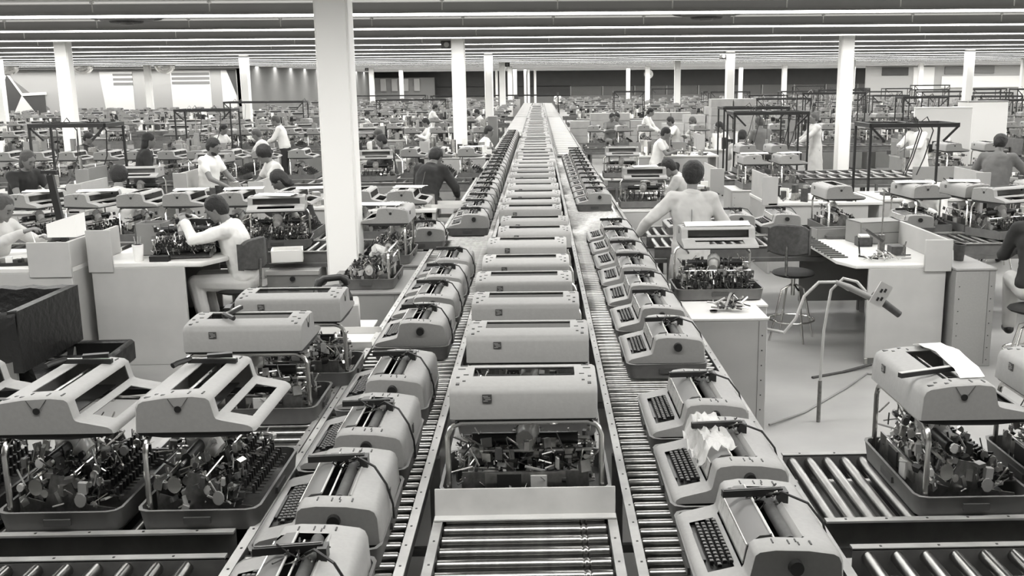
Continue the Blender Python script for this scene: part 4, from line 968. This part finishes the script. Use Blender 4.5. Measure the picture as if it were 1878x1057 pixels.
# large white panels behind the right side workers
for i, (x0, x1, y, z0, z1, t) in enumerate(((8.0, 9.25, 21.6, .9, 1.85, 'large plain white panel standing behind the workers at the right'), (10.4, 11.4, 24.6, .8, 1.9, 'white cabinet with dark top edge beside the right column'))):
    b = MB(); b.bb(x0, x1, y, y+.05 if i == 0 else y+.6, 0, z1, 'wall_white'); b.bb(x0, x1, y, y+.06 if i == 0 else y+.6, z1, z1+.04, 'dark' if i else 'top'); thing('room_divider', [('', b.mesh('room_divider', bevel=.01))], (0, 0, 0), 0, t, 'panel')
b = MB(); b.bb(-1.7, -.2, -.3, .3, 0, 1.15, 'wall_white'); thing('white_cabinet', [('', b.mesh('white_cabinet', bevel=.01))], (-1.2, 56, 0), 0, 'tall plain white cabinet beside the far centre columns', 'cabinet')
b = MB(); b.bb(-.35, .35, -.3, .3, 0, 1.3, 'panel'); b.box((.1, 0, 1.42), (.3, .3, .22), 'dark'); thing('control_desk', [('', b.mesh('control_desk'))], (-1.6, 70, 0), 0, 'pale desk with a dark box on it at the far left end of the conveyor', 'desk')
b = MB(); b.bb(-.14, .14, -.2, .2, 0, 1.5, 'panel_dark'); thing('control_box', [('', b.mesh('control_box', bevel=.01))], (-1.35, 30.2, 0), 0, 'narrow grey cabinet beside the left lane near the last typewriters', 'cabinet')

# ------------------------------------------------------------------ props near the camera
def wastebin():
    b = MB(); P = []
    for z, s in ((0, .9), (.5, 1), (.78, 1.04)): P.append([(-.75*s, -.36*s, z), (.75*s, -.36*s, z), (.75*s, .36*s, z), (-.75*s, .36*s, z)])
    return P
b = MB(); b.prism([(-.42, .0), (-.48, .86), (-.44, .86), (-.4, .05), (.4, .05), (.44, .86), (.48, .86), (.42, 0)], -.85, .85, 'panel_dark'); body = b.mesh('body')
b = MB()
g = 16
for i in range(g+1):
    x = -.92+1.84*i/g
    for y, z in ((-.44, .45+.02*math.sin(i*1.3)), (-.505+.01*math.sin(i*2.1), .6), (-.51, .84), (-.49, .885), (-.43, .87), (-.4, .5), (-.3, .3), (.3, .3), (.4, .5), (.43, .87), (.49, .885), (.51, .84), (.5, .5)):
        s = 1 if abs(x) < .9 else 1; b.v.append((x, y, z+.008*math.sin(i*2.7+y*9)))
kk = b.mi('binbag'); m_ = 13
for i in range(g):
    for j in range(m_-1): b.f.append([i*m_+j, (i+1)*m_+j, (i+1)*m_+j+1, i*m_+j+1]); b.m.append(kk)
b.bb(.86, .93, -.5, .5, .42, .885, 'binbag'); b.bb(-.93, -.86, -.5, .5, .42, .885, 'binbag')
thing('waste_bin', [('body', body), ('liner', b.mesh('liner', smooth=60), None, None, 'black plastic bag hanging over the bin edges')], (-4.75, 7.75, 0), 0, 'large waste bin with black liner in front of the left edge bench', 'bin')
b = MB(); b.prism([(-.2, 0), (-.24, .36), (-.225, .36), (-.19, .02), (.19, .02), (.225, .36), (.24, .36), (.2, 0)], -.21, .21, 'panel_dark'); b.bb(-.22, -.2, -.21, .21, .0, .36, 'panel_dark'); b.bb(.2, .22, -.21, .21, 0, .36, 'panel_dark')
b2 = MB(); 
for s in (-1, 1): b2.bb(-.26, .26, s*.24-.03, s*.24+.03, .22, .4, 'binbag'); b2.bb(s*.24-.03, s*.24+.03, -.26, .26, .22, .4, 'binbag')
thing('waste_basket', [('body', b.mesh('body')), ('liner', b2.mesh('liner', bevel=.02), None, None, 'black plastic liner folded over the rim')], (-3.68, 8.05, 0), .05, 'small waste basket with black liner beside the large bin', 'bin')
# squeeze bottle, papers, small goods on the left benches
b = MB(); b.tube([(0, 0, 0), (0, 0, .13), (0, 0, .16)], [.035, .035, .016], 'panel', 14); b2 = MB(); b2.tube([(0, 0, .16), (0, 0, .2), (-.02, 0, .29)], [.014, .006, .002], 'paper', 8)
thing('squeeze_bottle', [('', b.mesh('bottle')), ('nozzle', b2.mesh('nozzle'))], (-4.48, 8.95, .94), 0, 'translucent squeeze bottle with a long nozzle on the left edge bench', 'bottle')
b = MB(); b.box((0, 0, .0), (.06, .04, .75), 'black', ry=-.12); b.box((-.05, 0, .4), (.14, .04, .03), 'black'); thing('tool_post', [('', b.mesh('tool_post'))], (-4.5, 9.5, 1.31), 0, 'black tool post standing on the left edge bench', 'post')
b = MB(); b.prism([(-.14, 0), (-.14, .12), (.12, .2), (.12, 0)], -.1, .1, 'paper', 'y'); thing('paper_stack', [('', b.mesh('papers'))], (-4.25, 9.1, 1.17), 0, 'white papers standing on the riser of the left edge bench', 'papers')
for k, (x, y, z, dx, dy, dz, m, nm, lb) in enumerate((( -3.62, 9.45, .94, .24, .24, .3, 'panel_dark', 'parts_box', 'grey open box standing on the bench of the man in white'), (-4.75, 8.9, .94, .7, .12, .03, 'black', 'tool_tray', 'long black tool tray along the front of the left edge bench'),
        (-3.62, 9.05, .94, .1, .1, .15, 'paper', 'pen_cup', 'white cup of pens on the bench of the man in white'), (-3.42, 9.02, .94, .17, .07, .05, 'black', 'stapler_block', 'small black case lying on the bench of the man in white'), (-3.25, 9.75, .94, .3, .2, .12, 'panel', 'carton', 'pale carton at the back of the bench of the man in white'),
        (3.35, 9.9, .9, .5, .3, .22, 'panel_dark', 'drawer_box', 'grey stacked drawers against the riser of the white-topped bench'), (3.28, 9.1, .9, .13, .13, .09, 'dark', 'dark_cup', 'dark square pot on the white-topped bench'), (3.78, 8.9, .88, .11, .11, .15, 'dark', 'flower_pot', 'dark tapered cup on the narrow steel cabinet'),
        (3.0, 10.2, .9, .4, .14, .1, 'panel_dark', 'parts_bin', 'sloping grey parts bin at the back of the white-topped bench'), (3.15, 9.65, .9, .14, .12, .09, 'dark', 'note_box', 'small dark box of cards on the white-topped bench'), (1.25, 7.1, .85, .06, .06, .012, 'dark', 'puck', 'small dark round pad on the tool cabinet'),
        (-2.5, 9.9, .78, .3, .25, .12, 'paper', 'white_box', 'white box on a cart behind the seated man'))):
    b = MB()
    if nm in ('pen_cup', 'flower_pot', 'puck'):
        b.tube([(0, 0, 0), (0, 0, dz), (0, 0, dz), (0, 0, .01)], [dx*.38, dx*.5, dx*.44, dx*.34], m, 16)
        if nm == 'pen_cup':
            for q in range(3): b.tube([(0, 0, .03), (.03*(q-1), .02, .22)], .004, 'black', 6)
    elif nm in ('parts_box', 'parts_bin', 'note_box', 'tool_tray', 'white_box', 'carton', 'drawer_box'):
        t = .008; b.bb(-dx/2, dx/2, -dy/2, dy/2, 0, t, m)
        for s in (-1, 1): b.bb(-dx/2, dx/2, s*(dy/2-t/2)-t/2, s*(dy/2-t/2)+t/2, 0, dz, m); b.bb(s*(dx/2-t/2)-t/2, s*(dx/2-t/2)+t/2, -dy/2, dy/2, 0, dz, m)
        if nm == 'drawer_box': b.bb(-dx/2, dx/2, -dy/2, dy/2, dz-.01, dz, m); b.bb(-dx/2-.003, dx/2+.003, -dy/2-.003, -dy/2+.02, dz*.5-.004, dz*.5+.004, 'black')
        if nm == 'note_box': b.box((0, 0, dz*.7), (dx*.7, dy*.6, dz), 'paper', rx=.2)
        if nm == 'tool_tray':
            for q in range(9): b.box((-.3+q*.07, 0, .04), (.05, .06, .03+.02*(q % 3)), ('dark', 'steel', 'paper')[q % 3], rz=q)
    else: b.box((0, 0, dz/2), (dx, dy, dz), m)
    thing(nm, [('', b.mesh(nm, bevel=.002))], (x, y, z), .1*(k % 3), lb, nm.replace('_', ' '))
# upright machine being worked on
big = thing('typewriter_mechanism', MECH[1], (-3.28, 9.28, .95), R_(8), 'opened typewriter mechanism standing on the bench of the man in white', 'typewriter mechanism'); big.scale = (1.05, 1, 1.5)
b = MB(); b.bb(-.2, .2, -.02, .02, 0, .32, 'black'); b.bb(-.19, .19, -.03, -.02, .2, .24, 'steel'); thing('machine_fixture', [('', b.mesh('fixture'))], (-3.22, 9.5, .94), 0, 'black upright holding fixture behind the opened mechanism', 'fixture')
b = MB(); b.bb(-.28, .22, -.16, .16, .0, .5, 'panel_dark'); b.bb(-.3, .24, -.19, -.16, .28, .5, 'panel_dark')
dr = MB(); dr.bb(-.28, .22, -.23, -.19, .03, .26, 'panel_dark'); dr.bb(-.29, .23, -.25, -.19, .24, .28, 'panel')
hn = MB(); hn.tube([(-.03, -.235, .2), (-.03, -.255, .2)], .025, 'black', 12); hn.bb(-.08, .03, -.24, -.23, .08, .12, 'dark')
b = MB(); b.bb(-.28, .22, -.19, .16, .03, .28, 'panel_dark')
pd = MB(); pd.bb(-.02, .02, -.02, .02, -.4, .03, 'black'); pd.bb(-.2, .2, -.2, .2, -.42, -.4, 'black')
thing('drawer_unit', [('body', b.mesh('body')), ('drawer', dr.mesh('drawer'), [('knob', hn.mesh('knob'))]), ('pedestal', pd.mesh('pedestal'))], (-2.4, 10.0, .42), 0, 'grey hanging drawer with dark knob beneath the cross conveyor, left of the big column', 'drawer')
# telephone
b = MB(); b.prism([(-.1, 0), (-.1, .03), (.03, .085), (.09, .085), (.11, 0)], -.1, .1, 'blackgloss'); h = MB(); h.tube([(-.11, .05, .085), (-.1, .05, .11), (-.06, .05, .13), (.06, .05, .13), (.1, .05, .11), (.11, .05, .085)], [.03, .03, .02, .02, .03, .03], 'blackgloss', 10)
d = MB(); d.tube([(0, -.04, .05), (0, -.055, .075)], .05, 'dark', 18); c = MB(); c.tube([(-.12, .06, .12), (-.18, -.02, .02), (-.15, -.12, .01), (-.08, -.1, .02)], .006, 'black', 6)
thing('telephone', [('body', b.mesh('body')), ('handset', h.mesh('handset')), ('dial', d.mesh('dial')), ('cord', c.mesh('cord'))], (-1.42, 6.85, .8+.22), .5, 'black desk telephone at the foot of the big column', 'telephone', sc=(.95, .95, 1.2))
b = MB(); b.bb(-.16, .16, -.14, .14, 0, .22, 'panel'); thing('telephone_stand', [('', b.mesh('stand', bevel=.01))], (-1.42, 6.85, .8), .2, 'small pale block under the black telephone', 'stand')
# white shelf racks
def rack(X, Y, z, n, lab, w=.42, dz=.17):
    L = []
    for i in range(n):
        b = MB(); zz_ = i*dz; b.prism([(-w/2, -.1), (-w*.3, -.2), (w/2, -.2), (w/2, .2), (-w*.3, .2), (-w/2, .1)], zz_, zz_+.008, 'top', 'z')
        for p, q in (((-w/2, -.1), (-w*.3, -.2)), ((-w*.3, -.2), (w/2, -.2)), ((w/2, .2), (-w*.3, .2)), ((-w*.3, .2), (-w/2, .1)), ((-w/2, .1), (-w/2, -.1))):
            mx, my = (p[0]+q[0])/2, (p[1]+q[1])/2; ln = math.hypot(q[0]-p[0], q[1]-p[1]); b.box((mx, my, zz_+.03), (ln, .006, .05), 'top', rz=math.atan2(q[1]-p[1], q[0]-p[0]))
        L.append(('shelf', b.mesh('shelf')))
    b = MB()
    for x, y in ((-w*.25, -.17), (w*.4, -.17), (-w*.25, .17), (w*.4, .17)): b.tube([(x, y, -z), (x, y, dz*(n-1))], .007, 'top', 6)
    L.append(('uprights', b.mesh('uprights'))); return thing('shelf_rack', L, (X, Y, z), 0, lab, 'rack')
rack(-1.38, 6.4, .5, 3, 'white tiered rack between the telephone and the left lane', w=.62)
rack(-1.22, 13.0, .75, 2, 'two white shelves beside the dark-coated person', w=.5)
# torque tool on hoses at the right
b = MB(); 
hs = MB()
hs.tube([(1.62, 7.2, .7), (1.74, 6.98, .72), (1.82, 6.98, .82), (1.88, 7.0, .98), (1.98, 7.0, 1.08), (2.1, 7.0, 1.08), (2.2, 7.0, 1.02)], .011, 'panel', 8)
hs.tube([(2.05, 7.1, .3), (2.06, 7.1, .7), (2.1, 7.1, 1.0), (2.18, 7.08, 1.09), (2.27, 7.05, 1.07), (2.33, 7.03, 1.0)], .011, 'panel', 8)
tl = MB(); tl.tube([(2.1, 7.0, 1.08), (2.2, 7.0, 1.04), (2.38, 7.0, .95)], [.016, .024, .022], 'panel_dark', 12); tl.tube([(2.38, 7.02, .98), (2.58, 7.02, .83)], [.03, .026], 'dark', 12)
pt = MB(); pt.box((2.42, 6.97, .99), (.1, .012, .17), 'panel', ry=.5)
for dz in (-.03, .03):
    for dx in (-.012, .016): pt.box((2.42+dx+dz*.4, 6.962, .99+dz), (.014, .006, .028), 'black', ry=.5)
bs = MB(); bs.tube([(2.05, 7.1, 0), (2.05, 7.1, .32)], .015, 'darksteel', 8)
thing('air_tool', [('hoses', hs.mesh('hoses')), ('tool_body', tl.mesh('tool_body')), ('switch_plate', pt.mesh('switch_plate'), None, None, 'pale plate with four dark slots'), ('base', bs.mesh('base'))], (0, 0, 0), 0, 'hand tool hanging on two curved pale hoses right of the tool cabinet', 'tool')
# small metal subassembly and tools
def heap(seed, sx, sy, sz, n):
    r = random.Random(seed); b = MB()
    for i in range(n):
        a = Vector((r.gauss(0, 1), r.gauss(0, 1), r.gauss(0, .5))).normalized()*r.uniform(.02, .09); c = Vector((r.uniform(-sx, sx), r.uniform(-sy, sy), r.uniform(.012, sz)+abs(a.z)))
        b.tube([c-a, c+a], r.uniform(.003, .009), r.choice(['steel', 'chrome', 'black', 'darksteel', 'panel']), 6)
    return b.mesh('parts')
tag(mk('metal_linkage', heap(1, .1, .06, .06, 34), None, (1.36, 7.12, .85)), 'tangled bright metal linkage lying on the tool cabinet', 'parts')
tag(mk('bench_tools', heap(2, .22, .1, .03, 30), None, (3.1, 8.85, .9)), 'hand tools and metal bits scattered along the front of the white-topped bench', 'tools', kind='stuff')
tag(mk('gear_cluster', heap(3, .1, .08, .1, 50), None, (-1.3, 5.98, .862)), 'cluster of small gears and arms beside the white rack', 'parts')
# tool stand on white-topped bench
b = MB(); b.bb(-.05, .05, -.05, .05, 0, .02, 'dark'); b.tube([(0, 0, 0), (0, 0, .62)], .008, 'steel', 8); b.box((-.08, 0, .2), (.2, .1, .02), 'dark', ry=.6); b.box((0, 0, .1), (.05, .05, .2), 'darksteel')
thing('tool_stand', [('', b.mesh('tool_stand'))], (3.12, 9.05, .9), 0, 'small upright stand with sloping dark holders on the white-topped bench', 'stand')
# ribbed rubber mat edge of that bench
b = MB()
for i in range(14): b.box((2.72, 9.0+i*.1, .905), (.16, .03, .012), 'dark')
thing('slatted_mat', [('', b.mesh('slatted_mat'))], (0, 0, 0), 0, 'dark slatted strip along the left edge of the white-topped bench', 'mat')
# stool-side dark wire basket stand, cable on the floor
b = MB(); b.tube([(1.66, 7.0, .02), (2.0, 7.3, .008), (2.5, 7.9, .008), (2.8, 8.3, .008), (3.3, 8.0, .008)], .009, 'panel_dark', 6); b.tube([(2.3, 8.2, .008), (2.6, 8.35, .008), (2.9, 8.5, .03)], .014, 'dark', 6)
tag(mk('floor_cable', b.mesh('floor_cable')), 'thin cable lying over the floor by the white-topped bench', 'cable')
# papers and plastic on covers
def sheet(X, Y, z, w_, l_, rz, lab, rollh=.0, name='paper_sheet', m='paper'):
    b = MB(); n_ = 8; kk = b.mi(m)
    for i in range(n_+1):
        y = -l_/2+l_*i/n_; zz_ = rollh*math.sin(math.pi*i/n_)**.7+.004*math.sin(i*1.9)
        b.v += [(-w_/2, y, zz_), (w_/2, y, zz_+.004)]
    for i in range(n_): b.f.append([2*i, 2*i+1, 2*i+3, 2*i+2]); b.m.append(kk)
    return thing(name, [('', b.mesh(name, solid=.002, smooth=70))], (X, Y, z), rz, lab, 'paper')
sheet(1.65, 3.93, 1.372, .095, .5, R_(0), 'long white paper lying on the nearest right side cover', .035)
sheet(1.37, 7.76, 1.395, .5, .16, 0, 'white paper over the top of the camera-facing cover on the cabinet', .02)
for i, (x, y) in enumerate(((-2.71, 10.47), (-2.5, 11.15), (-3.24, 11.15), (-3.80, 11.1), (-4.8, 11.1), (-5.42, 11.1), (-1.5, 9.55), (-1.42, 11.15), (4.15, 11.1), (4.72, 11.15), (3.34, 15.7), (3.9, 15.75), (-1.2, 18.05), (1.4, 13.5))):
    sheet(x, y, 1.37, .34 if i % 2 else .42, .2, rnd.uniform(-.3, .3), 'white paper lying on a raised cover, %s of those lying about' % nth(i+1), .012)
# black bars and loose bits on the near covers
for i, (x, y, q, lb) in enumerate(((-1.36, 4.06, 88, 'black bar across the top of the nearest left cover'), (-1.88, 4.08, 88, 'black bar across the top of the second left cover'), (-1.55, 4.98, 172, 'black bar lying on the cover with its back to the camera'), (1.5, 3.75, 20, 'pale slotted bar lying across the nearest right side cover'), (2.03, 3.78, 20, 'pale slotted bar on the second right side cover'))):
    b = MB(); L_ = .2; b.box((0, 0, .012), (L_ if i < 3 else .26, .022, .018), 'black'); b.box((0, 0, .022), (L_-.01 if i < 3 else .26, .01 if i < 3 else .02, .003), 'steel' if i < 3 else 'panel')
    if i < 3: b.box((.02, .03, .02), (.1, .03, .03), 'black', rz=.3); b.tube([(-.09, 0, .02), (-.13, -.05, .015), (-.14, -.07, .01)], .012, 'blackgloss', 8)
    thing('metal_bar', [('', b.mesh('metal_bar'))], (x, y, 1.366), R_(q-90) if i < 3 else R_(q), lb, 'bar')

b = MB(); b.bb(-.3, .3, -.3, .3, 0, .012, 'binbag')
for q in (-1, 1): b.bb(-.3, .3, q*.29-.01, q*.29+.01, 0, .38, 'binbag'); b.bb(q*.29-.01, q*.29+.01, -.3, .3, 0, .38, 'binbag')
thing('storage_tub', [('', b.mesh('storage_tub', bevel=.01))], (-3.35, 9.35, 0), 0, 'black tub added for the shade under the bench of the man in white', 'tub')  # made-up tub, stands in for the dark under the bench
